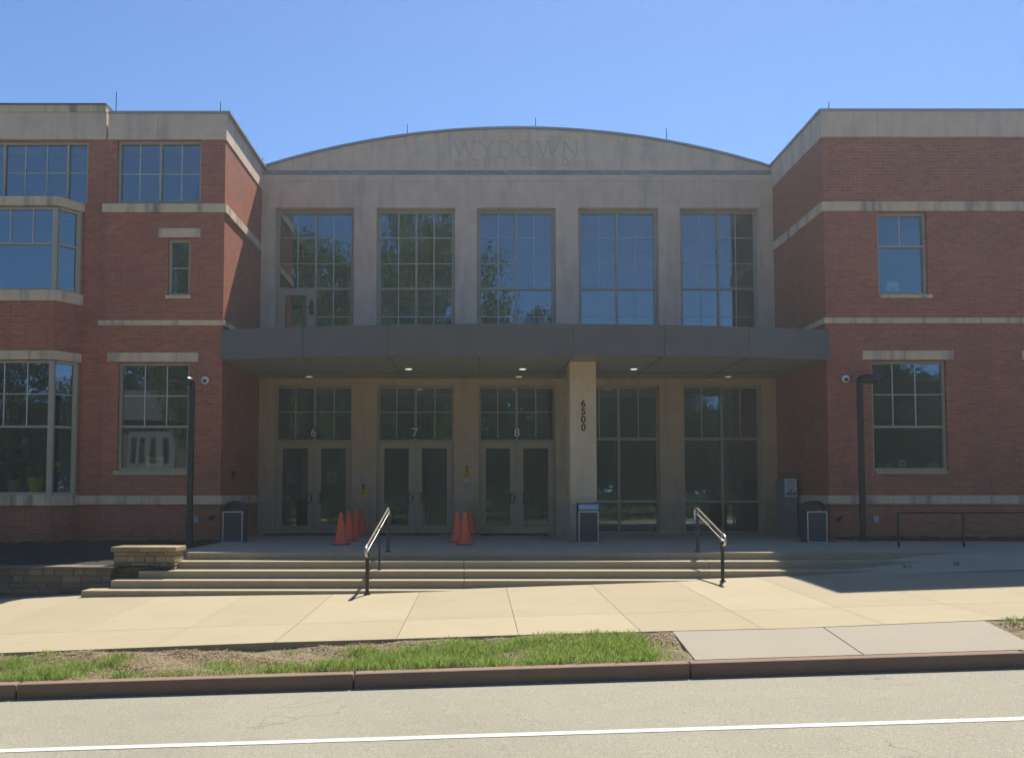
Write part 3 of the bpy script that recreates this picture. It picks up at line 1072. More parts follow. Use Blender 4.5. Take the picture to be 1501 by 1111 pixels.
# the column with the house number
mb = MB()
kx0, kx1 = UX(835.5, 650, 18.5), UX(874.5, 650, 18.5)
mb.box(kx0, kx1, 18.5, 19.04, -0.02, czb + 0.019)
col_o = part(mb, 'column', M['column'], bevel=0.012)
mb = MB()
zcb = UZ(738, 18.5)
mb.box(kx0 - 0.014, kx1 + 0.014, 18.486, 19.054, 0.0, zcb)
part(mb, 'column_base', M['base'], col_o, bevel=0.008)
mb = MB()
for ch, y in zip('6500', (591.2, 603.0, 614.6, 626.3)):
    text_mesh(mb, ch, 0.205, (UX(855, 610, 18.5), 18.494, UZ(y, 18.5)), 0.012, 0.004)
part(mb, 'house_number', M['black'], col_o, weld=False)

# ---- left wing
xpv = UX(152.5, 400, YW)                                      # left edge of the corner pavilion
zcop_t, zcop_b = UZ(164.5, YW), UZ(205.5, YW)
hU = (UX(171.5, 250, YW), UX(295, 250, YW), UZ(297.5, YW), zcop_b - 0.005)
hS = (UX(246, 391, YW), UX(279, 391, YW), UZ(433, YW), UZ(350, YW))
hG = (UX(172.5, 610, YW), UX(276.5, 610, YW), UZ(689.5, YW), UZ(531.5, YW))
mb = MB()
mb.wall('x', YW, 0.34, xpv, XL, -0.4, zcop_b, [hU, hS, hG])
part(mb, 'brick_wall', M['brick'])
mb = MB()
mb.wall('y', XL - 0.34, 0.34, YW + 0.34, 30.0, -0.4, zcop_b)
part(mb, 'brick_wall', M['brick'])

zcl_t = UZ(155, YL)
YLs = YL
hLU = (-12.4, UX(129, 250, YL), UZ(299, YL), UZ(207.5, YL))
zb2 = (UZ(423.5, YB), UZ(308, YB))
zb1 = (UZ(724, YB), UZ(531, YB))
hb = [(-12.6, -8.33, zb2[0] - 0.02, zb2[1] + 0.02), (-12.6, -8.33, zb1[0] - 0.02, zb1[1] + 0.02)]
mb = MB()
mb.wall('x', YL, 0.30, -17, xpv - 0.002, -0.6, UZ(206, YL), [hLU] + hb)
part(mb, 'brick_wall', M['brick'])
# coping of the left part, a little taller than the pavilion's
mb = MB()
mb.box(-17, UX(157.5, 180, YL), YL - 0.05, YL + 0.4, UZ(205.5, YL) , zcl_t - 0.17)
part(mb, 'coping', M['coping'])
mb = MB()
mb.box(-17, UX(158, 165, YL), YL - 0.09, YL + 0.42, zcl_t - 0.17, zcl_t - 0.03)
part(mb, 'coping', M['trim'])
mb = MB()
mb.box(-17, UX(159, 160, YL), YL - 0.12, YL + 0.45, zcl_t - 0.03, zcl_t)
part(mb, 'coping_cap', M['fascia'])
# pavilion coping and cap (front and side)
xcl = UX(159.5, 185, YW)
jx = UX(232, 185, YW)
mb = MB()
mb.box(xcl, jx - 0.004, YW - 0.022, YW + 0.4, zcop_b + 0.002, zcop_t - 0.05)
mb.box(jx + 0.004, XL + 0.02, YW - 0.022, YW + 0.4, zcop_b + 0.002, zcop_t - 0.05)
mb.box(XL - 0.36, XL + 0.02, YW + 0.4, 24, zcop_b + 0.002, zcop_t - 0.05)
part(mb, 'coping', M['coping'])
mb = MB()
mb.box(xcl, XL + 0.10, YW - 0.055, YW + 0.42, zcop_t - 0.05, zcop_t)
mb.box(XL - 0.38, XL + 0.10, YW + 0.42, 24, zcop_t - 0.05, zcop_t)
part(mb, 'coping_cap', M['cap'])


def band(x0, x1, ya, yb, depth=0.03, seg=1.6, cuts=None):
    """stone band on a front wall between two photo heights, laid in lengths"""
    mb = MB()
    z0, z1 = UZ(yb, YW), UZ(ya, YW)
    n = max(1, int(round((x1 - x0) / seg)))
    for k in range(n):
        a, b = x0 + (x1 - x0) * k / n, x0 + (x1 - x0) * (k + 1) / n
        mb.box(a + (0.003 if k else 0), b - (0.003 if k < n - 1 else 0), YW - depth, YW + 0.005, z0, z1)
    return mb, z0, z1


for ya, yb, xa, wrap, nm in ((299.5, 312, UX(151, 305, YW), True, 'stone_band'), (469.8, 477.3, UX(145, 473, YW), True, 'stone_band')):
    mb, z0, z1 = band(xa, XL + 0.045, ya, yb, 0.045, 1.3)
    mb.box(XL - 0.005, XL + 0.045, YW + 0.005, Y0 - 0.004, z0, z1)
    part(mb, nm, M['trim'])
mb, z0, z1 = band(UX(111.5, 732, YW), XL + 0.04, 726.3, 739, 0.04, 1.25)
mb.box(XL - 0.005, XL + 0.04, YW + 0.005, Y0 - 0.016, z0, z1)
part(mb, 'base_band', M['trim'])
ZB0, ZB1 = z0, z1
# windows of the pavilion
fw = 0.055
xm = UX(233.5, 250, YW)
q1, q2, zm = UX(202.6, 250, YW), UX(264, 250, YW), UZ(253, YW)
window(*hU[:2], hU[2], hU[3], YW, 0.10, fw, [xm], [], [(q1, hU[2] + fw, hU[3] - fw), (q2, hU[2] + fw, hU[3] - fw)], [(zm, hU[0] + fw, hU[1] - fw)])
zm = UZ(391.6, YW)
o = window(*hS, YW, 0.10, 0.06, [], [], [], [(zm, hS[0] + 0.06, hS[1] - 0.06)])
mb = MB()
mb.box(UX(232.5, 341, YW), UX(294, 341, YW), YW - 0.028, YW + 0.1, UZ(348.3, YW), UZ(335.3, YW))
part(mb, 'lintel', M['trim'], o)
mb = MB()
mb.box(UX(243, 436, YW), UX(280, 436, YW), YW - 0.035, YW + 0.1, UZ(438, YW), UZ(433.2, YW))
part(mb, 'sill', M['trim'], o)
zh = UZ(625, YW)
m1, m2, zm = UX(209.5, 580, YW), UX(242, 580, YW), UZ(579.5, YW)
o = window(*hG, YW, 0.10, 0.05, [], [zh], [(m1, zh, hG[3] - fw), (m2, zh, hG[3] - fw)], [(zm, hG[0] + fw, hG[1] - fw)])
mb = MB()
mb.box(UX(158, 523, YW), UX(291, 523, YW), YW - 0.028, YW + 0.1, UZ(530.4, YW), UZ(517, YW))
part(mb, 'lintel', M['trim'], o)
mb = MB()
mb.box(UX(166, 693, YW), UX(275.5, 693, YW), YW - 0.035, YW + 0.1, UZ(696, YW), UZ(689.8, YW))
part(mb, 'sill', M['base'], o)
# clerestory of the left part
m1, m2, zm = UX(34, 250, YL), UX(66, 250, YL), UZ(252, YL)
xm = UX(97.5, 250, YL)
window(hLU[0], hLU[1], hLU[2], hLU[3], YL, 0.08, 0.05, [xm, UX(4, 250, YL)], [], [(m1, hLU[2], hLU[3] - fw), (m2, hLU[2], hLU[3] - fw)], [(zm, UX(6, 250, YL), hLU[1] - fw)])

# two-storey bay
BX, BW = UX(82, 365, YB), UX(121, 365, YL)


def bayply(o):
    return [(-13.0, YL + 0.02), (-13.0, YB - o), (BX + o * 0.45, YB - o), (BW + o * 1.0, YL + 0.02 - 0.0)]


def bayprism(zb_, zt_, o, name, mat, parent=None):
    mb = MB()
    mb.prism(bayply(o), zb_, zt_)
    return part(mb, name, M[mat], parent)


bayprism(-0.6, UZ(741, YB), -0.03, 'bay_brick_base', 'brick')
bayprism(UZ(513.8, YB), UZ(441, YB), 0.0, 'bay_brick_spandrel', 'brick')


def baywindow(z0, z1, zh, vmu, hmuz, sill, lint):
    """front and slanted side lights of one storey of the bay"""
    f = MB()
    pw = 0.11
    p1, p2 = Vector((BX, YB + 0.03, 0)), Vector((BW, YL - 0.01, 0))
    d = (p2 - p1).normalized()
    f.box(BX - pw + 0.02, BX + 0.015, YB + 0.02, YB + 0.11, z0, z1)                      # corner post
    f.box(-12.9, -12.8, YB + 0.02, YB + 0.11, z0, z1)
    f.bar(p2 - d * 0.07 + Vector((0, 0, z0)), p2 - d * 0.07 + Vector((0, 0, z1)), 0.09, 0.09)
    for z, h in ((z0 + 0.025, 0.05), (z1 - 0.025, 0.05), (zh, 0.045)):
        f.box(-12.8, BX - pw + 0.02, YB + 0.03, YB + 0.10, z - h / 2, z + h / 2)
        f.bar(p1 + d * 0.02 + Vector((0, 0.03, z)), p2 - d * 0.11 + Vector((0, 0.03, z)), 0.06, h)
    for x in (-10.15, -11.5):
        f.box(x - 0.03, x + 0.03, YB + 0.032, YB + 0.098, z0 + 0.05, z1 - 0.05)
    o = part(f, 'bay_window', M['frame'])
    g = MB()
    gy = YB + 0.06
    g.box(-12.8, BX - 0.05, gy, gy + 0.008, z0 + 0.02, z1 - 0.02)
    n = Vector((d.y, -d.x, 0)) * -0.035
    a, b = p1 + n + d * 0.03, p2 + n - d * 0.03
    g.hexa([(a.x, a.y, z0 + 0.02), (b.x, b.y, z0 + 0.02), (b.x - n.x * 0.2, b.y - n.y * 0.2, z0 + 0.02), (a.x - n.x * 0.2, a.y - n.y * 0.2, z0 + 0.02),
            (a.x, a.y, z1 - 0.02), (b.x, b.y, z1 - 0.02), (b.x - n.x * 0.2, b.y - n.y * 0.2, z1 - 0.02), (a.x - n.x * 0.2, a.y - n.y * 0.2, z1 - 0.02)])
    part(g, 'pane', M['glass'], o)
    u = MB()
    for x in vmu:
        u.box(x - 0.01, x + 0.01, gy - 0.012, gy - 0.002, zh + 0.02, z1 - 0.05)
        if not hmuz:
            part(u, 'grid_bar', M['muntin'], o)
            u = MB()
    for z in hmuz:
        u.box(-12.8, BX - pw + 0.02, gy - 0.010, gy - 0.003, z - 0.009, z + 0.009)
        c, e = a - n * 0.25, b - n * 0.25
        u.bar((c.x, c.y, z), (e.x, e.y, z), 0.006, 0.018)
    if u.v:
        part(u, 'grid_bars', M['muntin'], o)
    bayprism(sill[0], sill[1], 0.05, 'sill', 'trim', o)
    bayprism(lint[0], lint[1], 0.045, 'lintel', 'trim', o)
    s = MB()                                                   # inner sill board
    s.prism([(-12.8, YL + 0.7), (-12.8, YB + 0.13), (BX - 0.08, YB + 0.13), (BW - 0.16, YL - 0.02), (BW - 0.16, YL + 0.7)], z0 - 0.03, z0 + 0.03)
    part(s, 'inner_sill', M['cap'], o)
    return o


baywindow(UZ(425, YB), UZ(303, YB), UZ(356.6, YB), [UX(13.6, 330, YB), UX(47, 330, YB), UX(-19, 330, YB)], [], (UZ(441, YB), UZ(425.3, YB)), (UZ(301.5, YB), UZ(288.8, YB)))
baywindow(UZ(725, YB), UZ(528, YB), UZ(625, YB), [UX(4, 577, YB), UX(38, 577, YB)], [UZ(577, YB)], (UZ(741, YB), UZ(725.3, YB)), (UZ(527, YB), UZ(514, YB)))

# ---- right wing
zrt, zrb = UZ(161, YW), UZ(201.5, YW)
hRU = (UX(1286.5, 370, YW), UX(1359.5, 370, YW), UZ(431.5, YW), UZ(311.5, YW))
hRG = (UX(1279, 610, YW), UX(1388.5, 610, YW), UZ(689.5, YW), UZ(529, YW))
gx = hRG[0] + (UX(1498, 520, YW) - UX(1264, 520, YW))
hRN = (gx, gx + hRG[1] - hRG[0], hRG[2], hRG[3])
mb = MB()
mb.wall('x', YW, 0.34, XR, 22, -0.4, zrb, [hRU, hRG, hRN])
part(mb, 'brick_wall', M['brick'])
mb = MB()
mb.wall('y', XR, 0.34, YW + 0.34, 30.0, -0.4, zrb)
part(mb, 'brick_wall', M['brick'])
mb = MB()
xx = [XR - 0.02, UX(1286, 180, YW), UX(1430, 180, YW), 13.5, 17, 22]
for a, b in zip(xx, xx[1:]):
    mb.box(a + 0.003, b - 0.003, YW - 0.022, YW + 0.4, zrb + 0.002, zrt - 0.045)
mb.box(XR - 0.02, XR + 0.36, YW + 0.4, 24, zrb + 0.002, zrt - 0.045)
part(mb, 'coping', M['coping'])
mb = MB()
mb.box(XR - 0.06, 22, YW - 0.055, YW + 0.42, zrt - 0.045, zrt)
mb.box(XR - 0.06, XR + 0.38, YW + 0.42, 24, zrt - 0.045, zrt)
part(mb, 'coping_cap', M['cap'])
for ya, yb in ((296.5, 310), (466.3, 474.2)):
    mb, z0, z1 = band(XR - 0.045, 22, ya, yb, 0.045, 1.75)
    mb.box(XR - 0.045, XR + 0.005, YW + 0.005, Y0 - 0.004, z0, z1)
    part(mb, 'stone_band', M['trim'])
mb, z0, z1 = band(XR - 0.04, 22, 726, 738.6, 0.04, 1.2)
mb.box(XR - 0.04, XR + 0.005, YW + 0.005, Y0 - 0.016, z0, z1)
part(mb, 'base_band', M['trim'])
mb = MB()                                                      # expansion joint sealant
xj2 = UX(1437, 400, YW)
mb.box(xj2 - 0.006, xj2 + 0.006, YW - 0.003, YW + 0.002, -0.1, zrb)
xj2 = UX(150.5, 420, YW)
part(mb, 'sealant_joint', M['joint'])
zh = UZ(360, YW)
o = window(*hRU, YW, 0.10, 0.055, [], [zh], [(UX(1321.5, 335, YW), zh, hRU[3] - fw)], [])
mb = MB()
mb.box(UX(1290, 434, YW), UX(1366, 434, YW), YW - 0.035, YW + 0.1, UZ(437, YW), UZ(431.8, YW))
part(mb, 'sill', M['trim'], o)
for hh, off in ((hRG, 0.0), (hRN, hRN[0] - hRG[0])):
    zh = UZ(625, YW)
    o = window(*hh, YW, 0.10, 0.05, [], [zh], [(UX(1312, 577, YW) + off, zh, hh[3] - fw), (UX(1345.5, 577, YW) + off, zh, hh[3] - fw)], [(UZ(577.6, YW), hh[0] + fw, hh[1] - fw)])
    mb = MB()
    mb.box(UX(1264, 520, YW) + off, UX(1397, 520, YW) + off, YW - 0.028, YW + 0.1, UZ(527.4, YW), UZ(514.3, YW))
    part(mb, 'lintel', M['trim'], o)
    mb = MB()
    mb.box(UX(1283, 692, YW) + off, UX(1389, 692, YW) + off, YW - 0.035, YW + 0.1, UZ(694.5, YW), UZ(689.8, YW))
    part(mb, 'sill', M['base'], o)

# ---- interiors: floors, back walls, inner window boards, roofs
mb = MB()
mb.box(-17, XL - 0.36, YL + 0.32, 30, 3.95, 4.2)
mb.box(XR + 0.36, 22, YW + 0.36, 30, 3.95, 4.2)
mb.box(XL + 0.02, XR - 0.02, Y0 + 0.43, 29.5, 3.95, 4.2)
part(mb, 'floor_slab', M['inside'])
mb = MB()
mb.box(-17, XL - 0.36, YL + 0.32, 30, -0.45, -0.15)
mb.box(XR + 0.36, 22, YW + 0.36, 30, -0.45, -0.15)
mb.box(XL + 0.02, XR - 0.02, Y0 + 0.43, 29.5, -0.45, -0.006)
part(mb, 'ground_floor', M['insidefloor'])
mb = MB()
mb.box(-17, 22, 30.0, 30.3, -0.5, 8.55)
mb.box(-17.3, -17, YL, 30.3, -0.5, 8.55)
mb.box(22, 22.3, YW, 30.3, -0.5, 8.55)
mb.box(-17, XL - 0.36, 23.6, 23.75, -0.15, 8.2)
mb.box(XR + 0.36, 22, 23.6, 23.75, -0.15, 8.2)
mb.box(XL, XR, 26.5, 26.65, 0, 8.2)
part(mb, 'inner_wall', M['inside'])
mb = MB()
mb.box(-17.3, XL - 0.01, YL + 0.3, 30.3, 8.2, 8.4)
part(mb, 'flat_roof', M['roof'])
mb = MB()
mb.box(XR + 0.01, 22.3, YW + 0.34, 30.3, 8.2, 8.4)
part(mb, 'flat_roof', M['roof'])
mb = MB()
mb.prismxz([(XL + 0.01, 8.3), (XR - 0.01, 8.3)] + [(x, arch(x, 0.12)) for x in reversed(ax)], yp + 0.46, 30.2)
part(mb, 'arched_roof', M['roof'])
# boards inside the ground floor windows of the wings
for hh in (hG, hRG, hRN, hRU):
    mb = MB()
    mb.box(hh[0], hh[1], YW + 0.18, YW + 0.60, hh[2] - 0.05, hh[2] + 0.045)
    part(mb, 'window_board', M['cap'])

# lightning rods
for p, y0, y1, YY in ((170, 165, 135, YW + 0.2), (323, 165, 150, YW + 0.2), (597, 196, 183, Y0 + 0.3), (785, 185, 173, Y0 + 0.3), (977, 203, 189, Y0 + 0.3), (1215, 161, 150, YW + 0.2), (385, 241, 231, Y0 + 0.3)):
    x, z = U(p, y0, YY)
    x2, z2 = U(p, y1, YY)
    mb = MB()
    mb.tube([(x, YY, z - 0.15), (x, YY, z2)], 0.009, 6)
    mb.tube([(x, YY, z - 0.2), (x, YY, z - 0.1)], 0.03, 8)
    part(mb, 'lightning_rod', M['darkmetal'])
# small wall fittings
for p, q, mt, s in ((310.5, 759.5, 'black', 0.055), (1228, 761, 'black', 0.05), (287.5, 761, 'greypaper', 0.045), (1283.5, 761, 'greypaper', 0.05)):
    x, z = U(p, q, YW)
    mb = MB()
    if mt == 'black':
        mb.lathe([(s * 0.9, 0.0), (s * 0.9, 0.015), (s * 0.45, 0.02), (s * 0.45, 0.09), (s * 0.7, 0.095), (s * 0.7, 0.13)], (x, YW, z), 14, 'y')
        mb.lathe([(s * 0.35, 0.0), (s * 0.35, 0.08)], (x + 0.05, YW, z + 0.05), 10, 'y')
        part(mb, 'hose_bib', M[mt])
    else:
        mb.box(x - s, x + s, YW - 0.03, YW, z - s * 1.3, z + s * 1.3)
        mb.box(x - s * 0.7, x + s * 0.7, YW - 0.038, YW - 0.03, z - s, z + s)
        part(mb, 'outlet_cover', M[mt])
x, z = U(343.5, 697, 19.0)
mb = MB()
mb.box(XL, XL + 0.06, 19.0, 19.12, z - 0.09, z + 0.09)
mb.box(XL + 0.06, XL + 0.075, 19.02, 19.10, z - 0.04, z + 0.05)
part(mb, 'call_box', M['black'])

# ================================================================== entrance steps
nose = [14.84, 14.48, 14.12, 13.80, 13.49]
lft = [256, 242, 203, 162, 118.5]
lY = [809, 822, 834, 848, 862]
ST = empty('entrance_steps', (0, 14.0, -0.6), 'wide flight of low tan concrete steps before the plaza, fading into the sloping pavement', 'steps')
for k in range(1, 5):
    mb = MB()
    x0 = UX(lft[k], lY[k], nose[k])
    cuts = [x0, UX(680, 840, nose[k]), UX(1040, 840, nose[k]), 8.5 + 0.02 * k]
    for a, b in zip(cuts, cuts[1:]):
        mb.box(a + 0.002, b - 0.002, nose[k], nose[k - 1] + 0.05, -0.9 - 0.01 * k, -0.12 * k)
    mb.build('step', M['step'], ST, bevel=0.012)


# ================================================================== stone garden walls
def stone_wall(label, name, x0, x1, y0, y1, z0, z1, capz, mat, hmin, hmax, lmin, lmax, seed):
    rn = random.Random(seed)
    t = empty(name, ((x0 + x1) / 2, (y0 + y1) / 2, z0), label, 'garden wall')
    core = MB()
    core.box(x0 + 0.03, x1 - 0.03, y0 + 0.03, y1 - 0.03, z0, z1 - 0.002)
    core.build('mortar_core', M['mortar'], t)
    mb = MB()
    z = z0
    while z < z1 - 0.02:
        h = min(rn.uniform(hmin, hmax), z1 - z)
        if z1 - z - h < 0.035: h = z1 - z
        x = x0
        while x < x1 - 0.02:
            l = min(rn.uniform(lmin, lmax), x1 - x)
            if x1 - x - l < 0.07: l = x1 - x
            j = rn.uniform(0, 0.022)
            mb.box(x + 0.005, x + l - 0.005, y0 + j, y1 - rn.uniform(0, 0.02), z + 0.005, z + h - 0.005)
            x += l
        z += h
    mb.build('stones', M[mat], t, bevel=0.01)
    c = MB()
    x = x0 - 0.03
    while x < x1 + 0.02:
        l = min(rn.uniform(0.45, 0.75), x1 + 0.03 - x)
        c.box(x + 0.003, x + l - 0.003, y0 - 0.035 + rn.uniform(0, 0.01), y1 + 0.03, z1, capz + rn.uniform(-0.004, 0.004))
        x += l
    c.build('cap_stones', M[mat], t, bevel=0.012)
    return t


sx0, sx1 = UX(165, 825, 14.3), UX(256, 825, 14.3)
stone_wall('short tan stone wall with thick cap stones at the left end of the steps', 'stone_wall', sx0, sx1, 14.30, 14.75, -0.62, UZ(808.5, 14.3), UZ(801.5, 14.3), 'blockstone', 0.06, 0.11, 0.12, 0.32, 3)
stone_wall('long low grey stone wall holding the dark mulch bed on the left', 'stone_wall', -16, UX(162, 850, 14.05), 14.05, 14.36, -1.1, UZ(833.5, 14.05), UZ(830.3, 14.05), 'greystone', 0.07, 0.13, 0.15, 0.42, 5)


# ================================================================== handrails
def handrail(label, lo, hi, lo_g, hi_g, mid=None, sway=0.0):
    """lo, hi: rail ends (x,y,z); *_g: ground heights under the posts"""
    lo, hi = Vector(lo), Vector(hi)
    t = empty('handrail', (lo.x, lo.y, lo_g), label, 'handrail')
    d = (lo - hi).normalized()
    for p, g, back in ((lo, lo_g, hi - lo), (hi, hi_g, lo - hi)):
        mb = MB()
        mb.tube([(p.x, p.y, g - 0.02), (p.x, p.y, p.z - 0.10)], 0.028, 12)
        mb.tube([(p.x, p.y, g - 0.01), (p.x, p.y, g + 0.018)], 0.05, 14)
        mb.build('post', M['darkmetal'], t, smooth=True)
    if mid:
        mb = MB()
        mb.tube([(mid[0], mid[1], mid[2] - 0.02), (mid[0], mid[1], mid[3])], 0.016, 10)
        mb.tube([(mid[0], mid[1], mid[2] - 0.01), (mid[0], mid[1], mid[2] + 0.015)], 0.032, 12)
        mb.build('post', M['darkmetal'], t, smooth=True)
    # top rail: slope, level ends, curled ends back to the post
    side = Vector((sway, 0, 0))
    up, dn = Vector((0, 0.17, 0)), Vector((0, -0.15, 0))
    pts = [hi + Vector((0, 0.02, -0.20)) + side, hi + up * 0.9 + Vector((0, 0, -0.20)) + side, hi + up * 1.1 + Vector((0, 0, -0.10)) + side, hi + up + Vector((0, 0, -0.015)) + side, hi + up * 0.5 + side, hi + side]
    pts += [lo + side, lo + dn * 0.6 + side, lo + dn * 1.05 + Vector((0, 0, -0.03)) + side, lo + dn * 1.1 + Vector((0, 0, -0.12)) + side, lo + dn * 0.7 + Vector((0, 0, -0.16)) + side, lo + Vector((0, 0, -0.16))]
    mb = MB()
    mb.tube(pts, 0.019, 10)
    mb.build('top_rail', M['railtop'], t, smooth=True)
    mb = MB()
    off = Vector((0, 0, -0.095))
    mb.tube([hi + off, lo + off], 0.013, 10)
    for k in (0.02, 0.5, 0.98):
        q = hi.lerp(lo, k)
        mb.tube([q + off, q + Vector((0, 0, -0.015))], 0.008, 8)
    mb.build('lower_rail', M['railtop'], t, smooth=True)
    mb = MB()
    for p in (lo, hi):
        mb.lathe([(0.001, -0.03), (0.022, -0.02), (0.03, 0), (0.022, 0.02), (0.001, 0.03)], (p.x, p.y, p.z - 0.10), 12)
    mb.build('ball_finial', M['railtop'], t, smooth=True)
    return t


def rp(px_, py_, Y): 
    x, z = U(px_, py_, Y)
    return (x, Y, z)


a = rp(538.5, 799, 13.36)
b = rp(569, 745.5, 15.0)
c = rp(556, 836, 14.3)
handrail('left handrail on the steps with one thin middle post, near the cones', a, b, walk_z(a[0], 13.36), 0.0, (c[0], 14.3, -0.24, a[2] + (b[2] - a[2]) * 0.57 - 0.02))
a = rp(1058.5, 783, 13.55)
b = rp(1022, 745.5, 15.0)
handrail('right handrail on the steps with curled end, standing at the shadow side', a, b, walk_z(a[0], 13.55), 0.0)

# thin pipe railing along the ramp on the right
t = empty('pipe_railing', (UX(1318, 808, 16.3), 16.3, -0.03), 'thin dark pipe railing on two posts before the right brick wing', 'railing')
gz = -0.016
xs_ = [UX(1317.5, 800, 16.3), UX(1413, 800, 16.3), UX(1508, 800, 16.3), UX(1603, 800, 16.3)]
zt_ = UZ(751.5, 16.3)
for x in xs_:
    mb = MB()
    mb.tube([(x, 16.3, gz - 0.01), (x, 16.3, zt_)], 0.022, 10)
    mb.tube([(x, 16.3, gz - 0.01), (x, 16.3, gz + 0.012)], 0.05, 12)
    mb.build('post', M['black'], t, smooth=True)
mb = MB()
mb.tube([(xs_[0], 16.3, zt_), (xs_[-1], 16.3, zt_)], 0.020, 10)
mb.build('rail', M['black'], t, smooth=True)


# ================================================================== lamp posts
def lamp_post(label, x, y, z0, ztop, sg):
    t = empty('street_lamp', (x, y, z0), label, 'lamp', 'black lamp posts before the brick wings')
    mb = MB()
    r0 = 0.062
    n = 7
    path = [(x, y, z0 - 0.05), (x, y, ztop - 0.16)]
    for k in range(1, n):
        a = math.pi / 2 * k / (n - 1)
        path.append((x + sg * 0.10 * (1 - math.cos(a)), y - 0.0, ztop - 0.16 + 0.10 * math.sin(a)))
    path.append((x + sg * 0.20, y, ztop - 0.06))
    mb.tube(path, [r0] * 2 + [r0 * 1.02] * (n - 1) + [r0 * 0.85], 16)
    mb.build('pole', M['black'], t, smooth=True)
    mb = MB()
    mb.lathe([(0.13, 0.0), (0.13, 0.02), (0.09, 0.035), (0.075, 0.09)], (x, y, z0), 18)
    mb.build('base_plate', M['black'], t, smooth=True)
    mb = MB()
    prof = [(0.001, 0.085), (0.06, 0.083), (0.12, 0.074), (0.17, 0.056), (0.20, 0.026), (0.208, 0.0), (0.208, -0.05), (0.19, -0.085), (0.12, -0.095), (0.001, -0.096)]
    mb.lathe(list(reversed(prof)), (x + sg * 0.20, y - 0.02, ztop - 0.085), 28, 'z', 1.12, 0.8)
    h = mb.build('lamp_head', M['black'], t, smooth=True)
    mb = MB()
    mb.lathe([(0.12, 0.0), (0.12, -0.012), (0.10, -0.018)], (x + sg * 0.23, y - 0.02, ztop - 0.178), 20, 'z', 1.1, 0.8)
    mb.build('lens', M['dome'], h)
    return t


x = UX(279, 700, 17.3)
lamp_post('black lamp post with its shoebox head turned left, in the mulch bed', x, 17.3, bedL(x, 17.3), UZ(551.5, 17.3), -1)
x = UX(1263, 690, 17.75)
lamp_post('black lamp post with its head turned right, beside the right bin', x, 17.75, 0.05, UZ(548.5, 17.75), 1)


# ================================================================== security cameras
def sec_cam(label, px_, py_):
    x, z = U(px_, py_, YW)
    t = empty('security_camera', (x, YW, z), label, 'camera', 'white dome cameras on the brick corners')
    mb = MB()
    mb.lathe([(0.078, 0.0), (0.078, 0.03), (0.070, 0.045), (0.055, 0.05)], (x, YW, z), 24, 'y')
    mb.build('housing', M['white'], t, smooth=True)
    mb = MB()
    mb.lathe([(0.046, 0.0), (0.044, 0.015), (0.034, 0.032), (0.018, 0.042), (0.001, 0.045)], (x, YW - 0.045, z - 0.008), 20, 'y')
    mb.build('dome', M['dome'], t, smooth=True)
    mb = MB()
    mb.box(x - 0.045, x + 0.045, YW - 0.085, YW - 0.05, z + 0.008, z + 0.03)
    mb.build('eyelid', M['white'], t, bevel=0.008)


sec_cam('white dome camera on the left brick corner beside the lamp post', 301, 557.5)
sec_cam('white dome camera on the right brick corner left of the lamp post', 1239, 555.5)

# ================================================================== bins
def make_bin(label):
    t = empty('litter_bin', (0, 0, 0), label, 'bin', 'litter bins on the plaza')
    w_, d_, h_ = 0.40, 0.40, 0.62
    mb = MB()
    mb.box(-w_ / 2 + 0.008, w_ / 2 - 0.008, -d_ / 2 + 0.008, d_ / 2 - 0.008, 0.02, h_ - 0.005)
    mb.build('body', M['panel'], t)
    for s in range(4):
        mb = MB()
        b = 0.020
        for (x0, x1, z0, z1) in ((-w_ / 2, -w_ / 2 + b, 0, h_), (w_ / 2 - b, w_ / 2, 0, h_), (-w_ / 2 + b, w_ / 2 - b, h_ - b, h_), (-w_ / 2 + b, w_ / 2 - b, 0.0, b * 0.8)):
            mb.box(x0, x1, -d_ / 2 - 0.004 + 0.0, -d_ / 2 + 0.008, z0, z1)
        rot = Matrix.Rotation(s * math.pi / 2, 4, 'Z')
        if s % 2:
            mb.v = [tuple(Vector((x * 0.955, y, z))) for x, y, z in mb.v]
        mb.v = [tuple(rot @ Vector(v)) for v in mb.v]
        mb.build('trim_frame', M['alu'] if s in (0,) else M['panel'], t)
    # barrel hood open at both ends, axis along x
    mb = MB()
    n = 14
    r_ = d_ / 2 + 0.01
    for k in range(n):
        a0, a1 = math.pi * k / n, math.pi * (k + 1) / n
        p = lambda a, rr: (rr * math.cos(a), h_ + 0.003 + (rr - r_ + 0.205) * math.sin(a))
        q = [p(a0, r_), p(a1, r_), p(a1, r_ - 0.02), p(a0, r_ - 0.02)]
        mb.hexa([(-w_ / 2, q[0][0], q[0][1]), (-w_ / 2, q[1][0], q[1][1]), (-w_ / 2, q[2][0], q[2][1]), (-w_ / 2, q[3][0], q[3][1]),
                 (w_ / 2, q[0][0], q[0][1]), (w_ / 2, q[1][0], q[1][1]), (w_ / 2, q[2][0], q[2][1]), (w_ / 2, q[3][0], q[3][1])])
    mb.build('hood', M['hood'], t, smooth=True)
    mb = MB()
    mb.prism([(r_ * 0.93 * math.cos(math.pi * k / 12), 0.190 * math.sin(math.pi * k / 12)) for k in range(13)], -0.01, 0.01)
    mb.v = [(z, x, h_ + 0.003 + y) for x, y, z in mb.v]
    mb.build('hood_baffle', M['panel'], t)
    mb = MB()
    mb.lathe([(0.15, 0.0), (0.15, 0.006), (0.13, 0.006), (0.13, 0.0)], (0, 0, h_ - 0.003), 20)
    mb.build('liner_ring', M['black'], t)
    return t


bin0 = make_bin('litter bin with a shining sky-blue hood in front of the numbered column')
x, _ = U(863, 793, 17.75)
bin0.location = (x, 17.95, 0)


